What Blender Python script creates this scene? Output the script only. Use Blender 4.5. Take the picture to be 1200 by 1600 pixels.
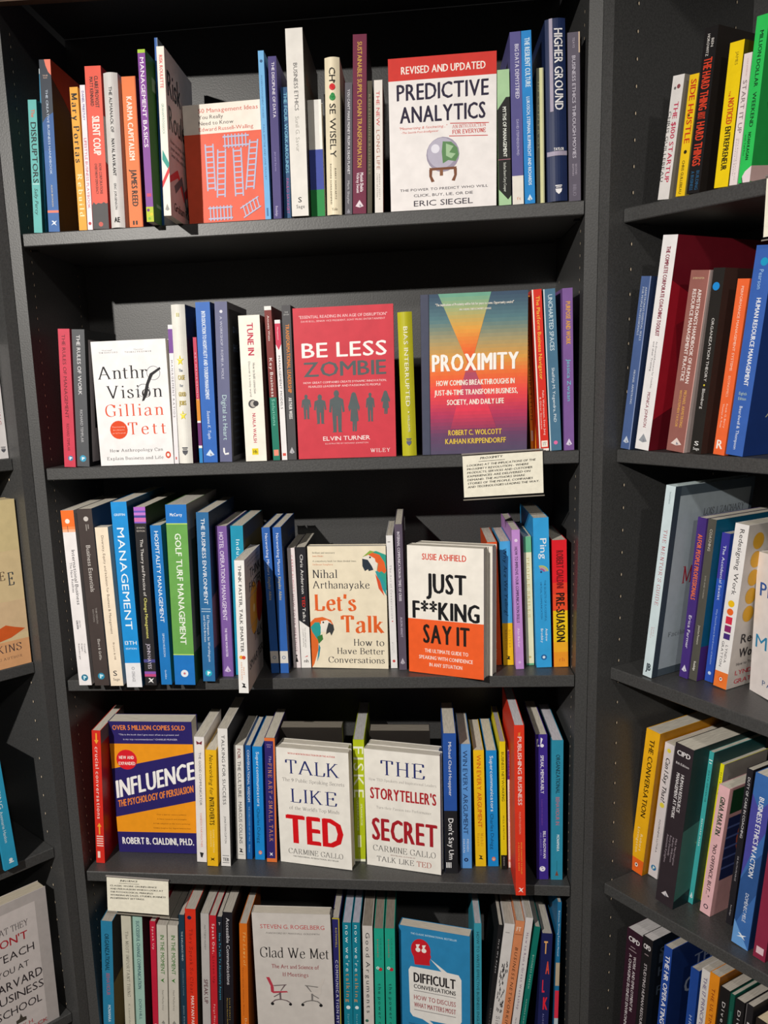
import bpy, math, random
from mathutils import Vector, Matrix
from mathutils.geometry import tessellate_polygon
random.seed(4)
for _o in list(bpy.data.objects): bpy.data.objects.remove(_o)
SC = bpy.context.scene
COL = SC.collection
V = Vector

# ---------------------------------------------------------------- camera
F_PX, YAW, PITCH, ROLL = 1397.52, -.1141, .2049, -.0392
CAM = V((.5545, -1.2959, .1035))
PPX, PPY = 498.44, 894.53
FWD = V((math.sin(YAW)*math.cos(PITCH), math.cos(YAW)*math.cos(PITCH), -math.sin(PITCH)))
RIGHT0 = V((math.cos(YAW), -math.sin(YAW), 0)); UP0 = RIGHT0.cross(FWD)
CRIGHT = RIGHT0*math.cos(ROLL) + UP0*math.sin(ROLL)
CUP = UP0*math.cos(ROLL) - RIGHT0*math.sin(ROLL)
cd = bpy.data.cameras.new('camera'); cam = bpy.data.objects.new('camera', cd); COL.objects.link(cam)
M = Matrix((CRIGHT, CUP, -FWD)).transposed().to_4x4(); M.translation = CAM
cam.matrix_world = M
cd.sensor_fit = 'VERTICAL'; cd.sensor_height = 32.0; cd.sensor_width = 24.0
cd.lens = F_PX/1600*32.0
cd.shift_x = (600-PPX)/1600; cd.shift_y = (PPY-800)/1600
cd.clip_start = .02; cd.clip_end = 50
SC.camera = cam

# ---------------------------------------------------------------- world, lamps, exposure
wd = bpy.data.worlds.new('world'); SC.world = wd; wd.use_nodes = True
wb = wd.node_tree.nodes['Background']; wb.inputs[0].default_value = (1, .97, .93, 1); wb.inputs[1].default_value = .055

def spot(name, loc, target, power, size_deg, blend, radius, color=(1, .95, .88)):
    d = bpy.data.lights.new(name, 'SPOT'); d.energy = power; d.spot_size = math.radians(size_deg); d.spot_blend = blend
    d.shadow_soft_size = radius; d.color = color
    o = bpy.data.objects.new(name, d); COL.objects.link(o); o.location = loc
    o.rotation_euler = (V(target)-V(loc)).to_track_quat('-Z', 'Y').to_euler()
    return o
SPOT_POS = V((-.33, -1.84, .77))
spot('ceiling_and_fill_spot', SPOT_POS, (.5, 0, -.75), 193, 112, 1.0, .016)
spot('ceiling_and_fill_spot', (1.15, -2.6, 1.25), (.75, 0, -.5), 58, 80, 1.0, .06)  # fill spot added to brighten the right bookcase and lower shelves
SC.view_settings.view_transform = 'Standard'; SC.view_settings.look = 'None'
SC.view_settings.gamma = 1; SC.view_settings.use_curve_mapping = False
SC.view_settings.exposure = 0.0

# ---------------------------------------------------------------- pixel -> place (used once, to lay books out at their measured places)
def proj(p):
    d = V(p)-CAM; z = d.dot(FWD)
    return PPX+F_PX*d.dot(CRIGHT)/z, PPY-F_PX*d.dot(CUP)/z
def raydir(u, v): return FWD + CRIGHT*((u-PPX)/F_PX) - CUP*((v-PPY)/F_PX)
class Bay:
    def __init__(s, o, ex):
        s.o = V(o); s.ex = V(ex); s.ez = V((0, 0, 1)); s.ey = s.ez.cross(s.ex); s.sh = []
    def W(s, x, y, z): return s.o+s.ex*x+s.ey*y+s.ez*z
    def L(s, p): d = p-s.o; return V((d.dot(s.ex), d.dot(s.ey), d.z))
    def hitY(s, u, v, Y):
        o = s.L(CAM); d = raydir(u, v); d = V((d.dot(s.ex), d.dot(s.ey), d.z))
        return o+d*((Y-o.y)/d.y)
    def z(s, row, x): a = s.sh[row]; return a[1]+(a[3]-a[1])*(x-a[0])/(a[2]-a[0])
    def floor(s, row, u, v):       # ray meets the shelf top
        o = s.L(CAM); d = raydir(u, v); d = V((d.dot(s.ex), d.dot(s.ey), d.z)); x = .4
        for _ in range(6):
            p = o+d*((s.z(row, x)-o.z)/d.z); x = p.x
        return p
    def xat(s, row, u, Y):         # point on the shelf at depth Y that shows at column u
        a, b = -1.2, .95
        for _ in range(40):
            m = (a+b)/2
            if proj(s.W(m, Y, s.z(row, m)))[0] < u: a = m
            else: b = m
        return V((a, Y, s.z(row, a)))
    def add(s, l, r):              # shelf front top edge through two measured points
        p, q = s.hitY(l[0], l[1], 0), s.hitY(r[0], r[1], 0); s.sh.append((p.x, p.z, q.x, q.z))
A_R, A_L = .934, .887
MAIN = Bay((0, 0, 0), (1, 0, 0))
for l, r in (((35.5, 365), (913, 312.7)), ((73, 732), (904, 703.7)), ((106.8, 1063.5), (896, 1055.4)), ((135.3, 1361.7), (889.4, 1385.2))): MAIN.add(l, r)
a = MAIN.sh[3]; MAIN.sh.append((a[0], a[1]-.336, a[2], a[3]-.334))
RB = Bay((.8273, .0066, 0), (math.cos(A_R), -math.sin(A_R), 0))
for l, r in (((968.7, 327), (1200, 277.5)), ((958.7, 702), (1200, 717.5)), ((948, 1040.6), (1200, 1131)), ((940.4, 1378), (1200, 1525))): RB.add(l, r)
a = RB.sh[3]; RB.sh.append((a[0], a[1]-.34, a[2], a[3]-.34))
LB = Bay((-.0506, .0033, 0), (math.cos(A_L), math.sin(A_L), 0))
for l, r in (((0, 300), (1, 300)), ((0, 716.5), (24.5, 716)), ((0, 1046), (54.5, 1034)), ((0, 1361), (84, 1324.5)), ((90, 1602), (114, 1581))): LB.add(l, r)
_z = [LB.sh[i][3] for i in range(5)]; LB.sh = [(-.8, zz, 0, zz) for zz in (_z[1]+.32, _z[1], _z[2], _z[3], _z[4])]

# ---------------------------------------------------------------- materials
MATS = {}
def lin(c): return c/12.92 if c <= .04045 else ((c+.055)/1.055)**2.4
def rgb(h): return tuple(lin(int(h[i:i+2], 16)/255) for i in (0, 2, 4))
def mat(h, kind='cover'):
    k = (h, kind)
    if k in MATS: return MATS[k]
    m = bpy.data.materials.new(kind+'_'+h); MATS[k] = m; m.use_nodes = True
    nt = m.node_tree; b = nt.nodes['Principled BSDF']; c = rgb(h) if isinstance(h, str) else h
    tc = nt.nodes.new('ShaderNodeTexCoord'); nz = nt.nodes.new('ShaderNodeTexNoise'); mx = nt.nodes.new('ShaderNodeMixRGB')
    nt.links.new(tc.outputs['Object'], nz.inputs['Vector'])
    sc_, amt, rough = {'cover': (60, .05, .46), 'print': (90, .04, .5), 'pages': (500, .22, .85), 'laminate': (420, .20, .42), 'card': (120, .05, .8), 'matt': (80, .08, .7), 'hole': (50, .1, .9)}[kind]
    nz.inputs['Scale'].default_value = sc_; nz.inputs['Detail'].default_value = 2
    mx.blend_type = 'MULTIPLY'; mx.inputs[0].default_value = 1
    rp = nt.nodes.new('ShaderNodeMapRange'); rp.inputs[3].default_value = 1-amt; rp.inputs[4].default_value = 1+amt
    rp.inputs[1].default_value = .3; rp.inputs[2].default_value = .7
    nt.links.new(nz.outputs['Fac'], rp.inputs[0]); mx.inputs[1].default_value = (*c, 1)
    nt.links.new(rp.outputs[0], mx.inputs[2]); nt.links.new(mx.outputs[0], b.inputs['Base Color'])
    b.inputs['Roughness'].default_value = rough
    if kind == 'pages':
        mp = nt.nodes.new('ShaderNodeMapping'); mp.inputs['Scale'].default_value = (5, .12, .12)
        nt.links.new(tc.outputs['Object'], mp.inputs[0]); nt.links.new(mp.outputs[0], nz.inputs['Vector'])
        b.inputs['Specular IOR Level'].default_value = .1
    if kind == 'laminate':
        bp = nt.nodes.new('ShaderNodeBump'); bp.inputs['Strength'].default_value = .25; bp.inputs['Distance'].default_value = .0006
        nt.links.new(nz.outputs['Fac'], bp.inputs['Height']); nt.links.new(bp.outputs[0], b.inputs['Normal'])
    if kind == 'laminate': b.inputs['Specular IOR Level'].default_value = .5
    if kind in ('cover', 'print'): b.inputs['Specular IOR Level'].default_value = .22
    return m
LAM = mat('424242', 'laminate')

# ---------------------------------------------------------------- mesh helpers
def mesh(name, vs, fs, m, parent=None, smooth=False):
    me = bpy.data.meshes.new(name); me.from_pydata([tuple(v) for v in vs], [], fs)
    if isinstance(m, (list, tuple)):
        for k in m: me.materials.append(k)
    else: me.materials.append(m)
    if smooth:
        for p in me.polygons: p.use_smooth = True
    o = bpy.data.objects.new(name, me); COL.objects.link(o)
    if parent: o.parent = parent
    return o
def box(vs, fs, x0, x1, y0, y1, z0, z1, f=None):
    n = len(vs); P = [(x0, y0, z0), (x1, y0, z0), (x1, y1, z0), (x0, y1, z0), (x0, y0, z1), (x1, y0, z1), (x1, y1, z1), (x0, y1, z1)]
    vs += [f(*p) if f else p for p in P]
    fs += [tuple(n+i for i in q) for q in ((0, 3, 2, 1), (4, 5, 6, 7), (0, 1, 5, 4), (1, 2, 6, 5), (2, 3, 7, 6), (3, 0, 4, 7))]
def bevbox(name, x0, x1, y0, y1, zl0, zl1, zr0, zr1, f, m, parent, bv=.0012):
    """a board whose left and right end may sit at slightly different heights; long edges bevelled"""
    vs, fs = [], []
    for x, za, zb in ((x0, zl0, zl1), (x1, zr0, zr1)):
        for y, z in ((y0+bv, za), (y1, za), (y1, zb), (y0+bv, zb), (y0, zb-bv), (y0, za+bv)): vs.append(f(x, y, z))
    fs.append((5, 4, 3, 2, 1, 0)); fs.append((6, 7, 8, 9, 10, 11))
    for i in range(6): j = (i+1) % 6; fs.append((i, j, j+6, i+6))
    return mesh(name, vs, fs, m, parent)
def thing(name, label, cat, group=None, mw=None):
    o = bpy.data.objects.new(name, None); COL.objects.link(o); o['label'] = label; o['category'] = cat
    o.empty_display_size = .02
    if group: o['group'] = group
    if mw is not None: o.matrix_world = mw
    return o

# ---------------------------------------------------------------- glyphs: the built-in sans, and a serif face drawn from pen strokes
GL = {}
def sans_cache(chars):
    obs = []
    for ch in sorted(chars):
        for w in (0,):
            c = bpy.data.curves.new('g', 'FONT'); c.body = ch; c.resolution_u = 2; c.offset = 0; c.fill_mode = 'FRONT'
            o = bpy.data.objects.new('g', c); COL.objects.link(o); obs.append((ch, w, o))
    bpy.context.view_layer.update(); dg = bpy.context.evaluated_depsgraph_get()
    for ch, w, o in obs:
        me = bpy.data.meshes.new_from_object(o.evaluated_get(dg))
        GL[(ch, w)] = ([(v.co.x/.73, v.co.y/.73, 0) for v in me.vertices], [tuple(p.vertices) for p in me.polygons])
        bpy.data.meshes.remove(me)
    for ch, w, o in obs:
        c = o.data; bpy.data.objects.remove(o); bpy.data.curves.remove(c)
SERIF = {
'A':'.02,0 .34,1;.34,1 .68,0;.14,.36 .54,.36|.04,0 .68,0','B':'.14,0 .14,1;~.14,1 .4,.98 .52,.85 .48,.62 .3,.54 .14,.54;~.14,.54 .42,.52 .6,.38 .56,.12 .38,0 .14,0|.1,0 .1,1',
'C':'~.64,.76 .56,.94 .36,1 .14,.86 .06,.5 .14,.14 .36,0 .56,.05 .66,.22;.66,.7 .66,.95','D':'.14,0 .14,1;~.14,1 .4,1 .62,.82 .68,.5 .62,.18 .4,0 .14,0|.1,0 .1,1',
'E':'.14,0 .14,1;.14,1 .56,1 .58,.8;.14,.52 .44,.52;.14,0 .58,0 .62,.22;.44,.42 .44,.62|.1,0 .1,1','F':'.14,0 .14,1;.14,1 .56,1 .58,.78;.14,.52 .44,.52;.44,.42 .44,.62|.14,0 .1,1',
'G':'~.64,.78 .54,.95 .36,1 .14,.86 .06,.5 .14,.14 .36,0 .54,.03 .64,.1;.64,.42 .64,.06;.66,.72 .66,.96|.62,.42','H':'.14,0 .14,1;.6,0 .6,1;.14,.5 .6,.5|.14,0 .14,1 .6,0 .6,1',
'I':'.16,0 .16,1|.16,0 .16,1','J':'~.28,1 .28,.2 .2,-.05 .04,-.06|.28,1','K':'.14,0 .14,1;.14,.42 .56,1;.28,.6 .64,0|.14,0 .14,1 .56,1 .64,0','L':'.14,0 .14,1;.14,0 .54,0 .58,.26|.1,0 .14,1',
'M':'.14,0 .14,1;.14,1 .42,.1;.42,.1 .72,1;.72,1 .74,0|.14,0 .1,1 .74,0 .76,1','N':'.14,0 .14,1;.14,1 .62,0;.62,0 .62,1|.14,0 .1,1 .62,1','O':'~.36,1 .14,.88 .05,.5 .14,.12 .36,0 .58,.12 .67,.5 .58,.88 .36,1',
'P':'.14,0 .14,1;~.14,1 .42,.99 .56,.86 .56,.64 .42,.48 .14,.46|.14,0 .1,1','Q':'~.36,1 .14,.88 .05,.5 .14,.12 .36,0 .58,.12 .67,.5 .58,.88 .36,1;.36,.1 .7,-.2','R':'.14,0 .14,1;~.14,1 .42,.99 .54,.86 .54,.66 .4,.5 .14,.49;.34,.5 .66,0|.14,0 .1,1 .66,0',
'S':'~.5,.8 .42,.96 .28,1 .12,.92 .08,.76 .2,.6 .42,.44 .52,.28 .46,.08 .28,0 .14,.05 .06,.22;.52,.74 .52,.96;.05,.04 .05,.28','T':'.34,0 .34,1;.06,.78 .06,1 .62,1 .62,.78|.34,0','U':'~.14,1 .14,.3 .2,.06 .38,0 .54,.06 .6,.3 .6,1|.14,1 .6,1',
'V':'.06,1 .36,0;.36,0 .64,1|.06,1 .64,1','W':'.06,1 .3,0;.3,0 .5,.8;.46,1 .7,0;.7,0 .94,1|.06,1 .46,1 .94,1','X':'.08,1 .62,0;.08,0 .6,1|.08,1 .62,0 .08,0 .6,1','Y':'.06,1 .34,.48;.34,.48 .62,1;.34,.5 .34,0|.06,1 .62,1 .34,0','Z':'.08,.8 .08,1 .58,1;.58,1 .06,0;.06,0 .58,0 .6,.22',
'a':'~.1,.5 .16,.63 .28,.66 .4,.6 .42,.46;.42,.5 .42,.1 .5,.02;~.42,.42 .2,.34 .08,.22 .09,.06 .2,-.01 .33,.04 .42,.16','b':'.12,0 .12,1.02;~.12,.5 .24,.64 .4,.63 .52,.5 .52,.18 .4,.02 .24,0 .12,.1|.08,1.02','c':'~.44,.5 .38,.63 .26,.66 .1,.54 .07,.32 .12,.1 .26,0 .38,.02 .46,.14',
'd':'.46,1.02 .46,.02 .54,0;~.46,.54 .34,.66 .2,.62 .08,.46 .08,.18 .18,.01 .32,.01 .46,.14|.42,1.02','e':'.09,.38 .46,.38;~.46,.38 .42,.58 .28,.66 .12,.56 .07,.32 .13,.08 .28,0 .4,.03 .48,.14','f':'~.18,0 .18,.8 .26,1 .42,1.0;.04,.64 .34,.64|.18,0',
'g':'~.26,.66 .12,.58 .1,.42 .2,.28 .32,.28 .42,.4 .42,.54 .34,.65 .26,.66;.42,.62 .52,.64;~.18,.28 .1,.16 .2,.06 .38,.04 .48,-.08 .42,-.24 .24,-.3 .08,-.22 .08,-.08 .2,.04','h':'.12,0 .12,1.02;~.12,.5 .26,.65 .4,.62 .46,.46 .46,0|.12,0 .08,1.02 .46,0','i':'.14,0 .14,.66;.14,.86 .14,.98|.14,0 .1,.66','j':'~.16,.66 .16,-.1 .08,-.28 -.04,-.28;.16,.86 .16,.98|.12,.66',
'k':'.12,0 .12,1.02;.12,.26 .42,.66;.22,.4 .5,0|.12,0 .08,1.02 .42,.66 .5,0','l':'.14,0 .14,1.02|.14,0 .1,1.02','m':'.12,0 .12,.66;~.12,.5 .24,.65 .36,.62 .42,.46 .42,0;~.42,.5 .54,.65 .66,.62 .72,.46 .72,0|.12,0 .08,.66 .42,0 .72,0','n':'.12,0 .12,.66;~.12,.5 .26,.65 .4,.62 .46,.46 .46,0|.12,0 .08,.66 .46,0',
'o':'~.29,.66 .12,.56 .06,.33 .12,.1 .29,0 .46,.1 .52,.33 .46,.56 .29,.66','p':'.12,-.3 .12,.66;~.12,.5 .24,.64 .4,.63 .52,.5 .52,.18 .4,.02 .24,0 .12,.1|.12,-.3 .08,.66','q':'.46,-.3 .46,.66;~.46,.54 .34,.66 .2,.62 .08,.46 .08,.18 .18,.01 .32,.01 .46,.14|.46,-.3','r':'.12,0 .12,.66;~.12,.44 .22,.62 .38,.64;.38,.52 .38,.64|.12,0 .08,.66',
's':'~.36,.52 .3,.64 .2,.66 .1,.6 .09,.48 .2,.38 .34,.28 .38,.14 .32,.02 .2,0 .1,.04 .06,.16','t':'~.18,.84 .18,.14 .24,.01 .38,.04;.05,.64 .36,.64','u':'~.12,.64 .12,.2 .18,.02 .32,.01 .46,.14;.46,.66 .46,.02 .54,0|.1,.66 .42,.66','v':'.06,.66 .26,0;.26,0 .46,.66|.06,.66 .46,.66','w':'.06,.66 .24,0;.24,0 .4,.62;.38,.66 .56,0;.56,0 .74,.66|.06,.66 .38,.66 .74,.66',
'x':'.08,.66 .46,0;.06,0 .44,.66|.08,.66 .46,0 .06,0 .44,.66','y':'.06,.66 .28,.02;~.48,.66 .28,.02 .16,-.26 .04,-.28|.06,.66 .48,.66','z':'.08,.5 .08,.64 .42,.64;.42,.64 .06,.02;.06,.02 .42,.02 .44,.16',"'":'.12,1.02 .1,.74','.':'.1,0 .1,.1',',':'.12,.08 .06,-.14','&':'~.6,.5 .5,.15 .3,0 .1,.1 .12,.35 .4,.65 .4,.9 .26,1 .14,.85 .3,.5 .66,0','-':'.06,.34 .3,.34'}
def pen(ch, w):
    n = (math.cos(.33), math.sin(.33)); thick, thin = (.105, .03) if w == 0 else (.185, .045); vs, fs = [], []; sk = 0
    body, _, ser = SERIF[ch].partition('|')
    for st in body.split(';'):
        sm = st[0] == '~'; P = [tuple(map(float, q.split(','))) for q in st.lstrip('~').split()]
        if sm:
            Q = []; N = len(P)
            for i in range(N-1):
                p0, p1, p2, p3 = P[max(i-1, 0)], P[i], P[i+1], P[min(i+2, N-1)]
                for t in (0, .34, .67):
                    Q.append(tuple(.5*(2*p1[k]+(p2[k]-p0[k])*t+(2*p0[k]-5*p1[k]+4*p2[k]-p3[k])*t*t+(3*p1[k]-p0[k]-3*p2[k]+p3[k])*t**3) for k in (0, 1)))
            P = Q+[P[-1]]
        segs = [P] if sm else [P[i:i+2] for i in range(len(P)-1)]
        for S in segs:
            b = len(vs); sk += 1
            for i, p in enumerate(S):
                q0, q1 = S[max(i-1, 0)], S[min(i+1, len(S)-1)]; dx, dy = q1[0]-q0[0], q1[1]-q0[1]; l = math.hypot(dx, dy) or 1; dx /= l; dy /= l
                h = (thin+(thick-thin)*abs(dx*n[1]-dy*n[0])**1.3)/2
                vs += [(p[0]-dy*h, p[1]+dx*h, sk), (p[0]+dy*h, p[1]-dx*h, sk)]
            fs += [(b+2*i, b+2*i+1, b+2*i+3, b+2*i+2) for i in range(len(S)-1)]
    for q in ser.split():
        x, y = map(float, q.split(',')); b = len(vs); sk += 1; hh = .04; y0 = y if y < .3 else y-hh
        vs += [(x-.1, y0, sk), (x+.1, y0, sk), (x+.1, y0+hh, sk), (x-.1, y0+hh, sk)]; fs.append((b, b+1, b+2, b+3))
    GL[(ch, 's%d' % w)] = (vs, fs)
for ch in SERIF: pen(ch, 0); pen(ch, 1)
def layout(text, w, serif, ratio=None):
    """ratio: length to height of the box the line has to fill; a squeezed line gets its strokes widened sideways so it keeps its weight"""
    tgt = ((.085, .115, .15) if not serif else (.10, .18, .2))[w]; base = .085 if not serif else (.105, .185, .185)[w]; ex = 0
    _, _, tw = layout0(text, w, serif, 0)
    if not ratio: ratio = tw
    if ratio:
        for _ in range(3):
            sx = ratio/tw; ex = min(max((tgt-base*sx)/max(sx, .1), 0), .13); _, _, tw = layout0(text, w, serif, ex*.7)
        if ex < .012: ex = 0
    sp = 0
    lim = 1.3 if serif else 1.5
    if ratio/tw > lim and len(text) > 2: sp = min((ratio/lim-tw)/(len(text)-1), .25)
    vs, fs, tw = layout0(text, w, serif, ex*.7+sp); tw -= sp
    if ex:
        n = len(vs); k = 2 if ex > .075 else 1
        base_v, base_f = list(vs), list(fs)
        for j in range(1, k+1):
            b = len(vs); vs += [(x+ex*j/k, y+(.018 if w and j % 2 else 0), z+12*j) for x, y, z in base_v]; fs += [tuple(b+i for i in f) for f in base_f]
        tw += ex*.3
    return vs, fs, tw
def layout0(text, w, serif, pad):
    """text as one flat mesh in a box of x 0..width, y 0..1 (baseline to cap height)"""
    x = 0; vs, fs = [], []
    for ch in text:
        if ch == ' ': x += .36; continue
        g = GL.get((ch, 's%d' % min(w, 1))) if serif else None
        if g is None: g = GL.get((ch, 0))
        if g is None or not g[0]: x += .3; continue
        lo = min(p[0] for p in g[0]); hi = max(p[0] for p in g[0]); b = len(vs)
        vs += [(p[0]-lo+x, p[1], p[2]) for p in g[0]]; fs += [tuple(b+i for i in f) for f in g[1]]
        x += hi-lo+(.07 if serif else .11)+pad
    return vs, fs, max(x-.1, .01)

# ---------------------------------------------------------------- books
USED = {}
def flatpoly(pts):
    return [tuple(t) for t in tessellate_polygon([[V((p[0], p[1], 0)) for p in pts]])]
def make_book(mw, t, w, h, col, label, els, group, hard=0, rcol=None, pg='d9d2c4', cat='book', name=None):
    """local frame: x across the spine, y into the book from the spine, z up; right-hand board (x = t) is the front cover"""
    root = thing(name or ('hardback_book' if hard else 'paperback_book'), label, cat, group, mw)
    th = .0026 if hard else .0009; bul = (.0045 if hard == 2 else 0); ov = .003 if hard else .0004
    n = 8 if bul else 1
    out = [(0, w)]+[(t*i/n, -bul*math.sin(math.pi*i/n)) for i in range(n+1)]+[(t, w)]
    inn = [(th, w)]+[(th+(t-2*th)*i/n, th-bul*math.sin(math.pi*i/n)) for i in range(n+1)]+[(t-th, w)]
    k = len(out); vs = []
    for z in (0, h): vs += [(x, y, z) for x, y in out]+[(x, y, z) for x, y in inn]
    fs = []
    for i in range(k-1):
        fs.append((i, i+1, 2*k+i+1, 2*k+i)); fs.append((k+i+1, k+i, 3*k+i, 3*k+i+1))
        fs.append((i+1, i, k+i, k+i+1)); fs.append((2*k+i, 2*k+i+1, 3*k+i+1, 3*k+i))
    fs.append((0, 2*k, 3*k, k)); fs.append((k-1, 2*k-1, 4*k-1, 3*k-1))
    cm = mat(col); o = mesh('cover', vs, fs, [cm, mat(rcol or col)], root)
    if rcol: o.data.polygons[4*(k-2)].material_index = 1
    pv, pf = [], []
    pb = [(th+.0002, w-ov-.0008)]+[(x, y+.0006) for x, y in inn[1:-1]]+[(t-th-.0002, w-ov-.0008)]
    kk = len(pb); pv = [(x, y, ov) for x, y in pb]+[(x, y, h-ov) for x, y in pb]
    pf = [tuple(range(kk))[::-1], tuple(range(kk, 2*kk))]+[(i, (i+1) % kk, (i+1) % kk+kk, i+kk) for i in range(kk)]
    mesh('pages', pv, pf, mat(pg, 'pages'), root)
    # print
    def S(u, v, d):
        return (t*u, -bul*math.sin(math.pi*min(max(u, 0), 1))-d-(.0007 if bul else 0), h*(1-v))
    def R(u, v, d): return (t+d, w*u, h*(1-v))
    def Lf(u, v, d): return (-d, w*(1-u), h*(1-v))
    bag = {}
    def put(nm, c, pts, faces):
        a, b = bag.setdefault((nm, c, lay if (nm in ('colour_band', 'cover_panel') and not joined) else 0), ([], [])); q = len(a); a += pts; b += [tuple(q+i for i in f) for f in faces]
    lay = 0; first = True; joined = sum(1 for e in els if e[0] is None) > 12
    for e in els:
        lay += 1
        k0 = e[0]
        if k0 is None:
            _, u0, u1, v0, v1, c = e[:6]; fl = e[6] if len(e) > 6 else ''
            Fc = R if 'r' in fl else Lf if 'l' in fl else S; d = .00006+.00001*lay
            nn = 8 if (bul and Fc is S) else 1; pts = []
            for i in range(nn+1):
                u = u0+(u1-u0)*i/nn; pts += [Fc(u, v1, d), Fc(u, v0, d)]
            put('colour_band' if 'r' not in fl else 'cover_panel', c, pts, [(2*i, 2*i+2, 2*i+3, 2*i+1) for i in range(nn)])
        elif k0 == '@':
            _, u, v, r, c = e[:5]; fl = e[5] if len(e) > 5 else ''; Fc = R if 'r' in fl else S
            W_ = w if 'r' in fl else t; d = .00006+.00001*lay; asp = 1.25 if 'o' in fl else 1
            pts = [Fc(u+r*math.cos(a*math.pi/10), v+r*asp*W_/h*math.sin(a*math.pi/10), d) for a in range(20)]
            put('emblem', c, pts, [tuple(range(20))[::-1]])
        elif k0 == '#':
            _, P, c = e[:3]; fl = e[3] if len(e) > 3 else ''; Fc = R if 'r' in fl else S; d = .00006+.00001*lay
            put('emblem' if 'm' in fl else 'cover_art', c, [Fc(u, v, d) for u, v in P], flatpoly(P))
        else:
            _, u0, u1, v0, v1, c = e[:6]; fl = e[6] if len(e) > 6 else ''
            sl = e[7] if len(e) > 7 else 0
            Fc = R if 'r' in fl else S; wt = 2 if 'B' in fl else 1 if 'b' in fl else 0
            if 'r' in fl: rat = (u1-u0)*w/max((v1-v0)*h, 1e-4)
            elif 'h' in fl: rat = (u1-u0)*t/max((v1-v0)*h, 1e-4)
            else: rat = (v1-v0)*h/max((u1-u0)*t, 1e-4)
            tv, tf, tw = layout(k0, wt, 's' in fl, rat); d = .00009+.00001*lay; pts = []
            it = .22 if 'i' in fl else 0
            for x, y, z_ in tv:
                x += it*y; dd = d+z_*6e-6
                if 'r' in fl or 'h' in fl: pts.append(Fc(u0+(u1-u0)*x/tw, v1+(v0-v1)*y+sl*(x/tw), dd))
                else: pts.append(Fc(u0+(u1-u0)*y, v0+(v1-v0)*x/tw, dd))
            nm = 'title' if first else 'lettering'; first = False
            put(nm, c, pts, tf)
    for (nm, c, _i), (a, b) in bag.items():
        o = mesh(nm, a, b, mat(c, 'print'), root)
        if nm in ('colour_band', 'cover_panel') and joined: o['kind'] = 'stuff'
    return root
def mk_matrix(bay, P, ax, ay, az):
    def g(v): return bay.ex*v.x+bay.ey*v.y+bay.ez*v.z
    m = Matrix((g(ax), g(ay), g(az))).transposed().to_4x4(); m.translation = bay.W(*P); return m
def bk(bay, row, xl, xr, top, col, label, els=(), s=.004, yb=None, w=None, hard=0, rcol=None, pg='d9d2c4', h=None, cl=None, cov=.94):
    """a book that shows its spine. xl, xr: columns of its foot; top: where its top left corner shows"""
    if yb is not None: P = bay.floor(row, (xl+xr)/2, yb); s = P.y
    P = bay.xat(row, xl, s); Q = bay.xat(row, xr, s); t = (Q.x-P.x)
    T = bay.hitY(top[0], top[1], s); d = T-P; h = h or math.hypot(d.x, d.z); az = V((d.x, 0, d.z)).normalized()
    ax = V((az.z, 0, -az.x)); t *= az.z*cov; w = w or min(h*.67, .185); w = min(w, .235-s)
    P.z = max(bay.z(row, P.x), bay.z(row, P.x+t))+.0003
    if az.x > 0: P.z += t*az.x
    return make_book(mk_matrix(bay, P, ax, V((0, 1, 0)), az), t, w, h, col, label, els, GROUP, hard, rcol, pg)
def fo(bay, row, bl, br, ytl, col, label, els=(), t=.02, s=None, back=0, hard=0, pg='d9d2c4', w=None, spine=None, h=None):
    """a book that shows its front cover. bl, br: bottom corners (or columns with a setback s = (left, right))"""
    if s is not None: P = bay.xat(row, bl, s[0]); Q = bay.xat(row, br, s[1])
    else: P = bay.floor(row, *bl); Q = bay.floor(row, *br)
    d = Q-P; d.z = 0; w = w or d.length; ay = d.normalized()
    zz = V((0, 0, 1)); ax0 = ay.cross(zz); az = (zz*math.cos(back)-ax0*math.sin(back)).normalized(); ax = ay.cross(az)
    if h is None:
        lo, hi = .05, .4
        for _ in range(30):
            m = (lo+hi)/2; c = P+az*m
            if proj(bay.W(*c))[1] > ytl: lo = m
            else: hi = m
        h = lo
    P = P-ax*t; P.z = max(bay.z(row, P.x), bay.z(row, Q.x), bay.z(row, Q.x-ax.x*t))+.0003
    return make_book(mk_matrix(bay, P, ax, ay, az), t, w, h, spine or col, label, els, GROUP, hard, col, pg)

sans_cache(set('ABCDEFGHIJKLMNOPQRSTUVWXYZabcdefghijklmnopqrstuvwxyz0123456789&.,:;!?\'"*$-/+ÈÉ'))

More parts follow.
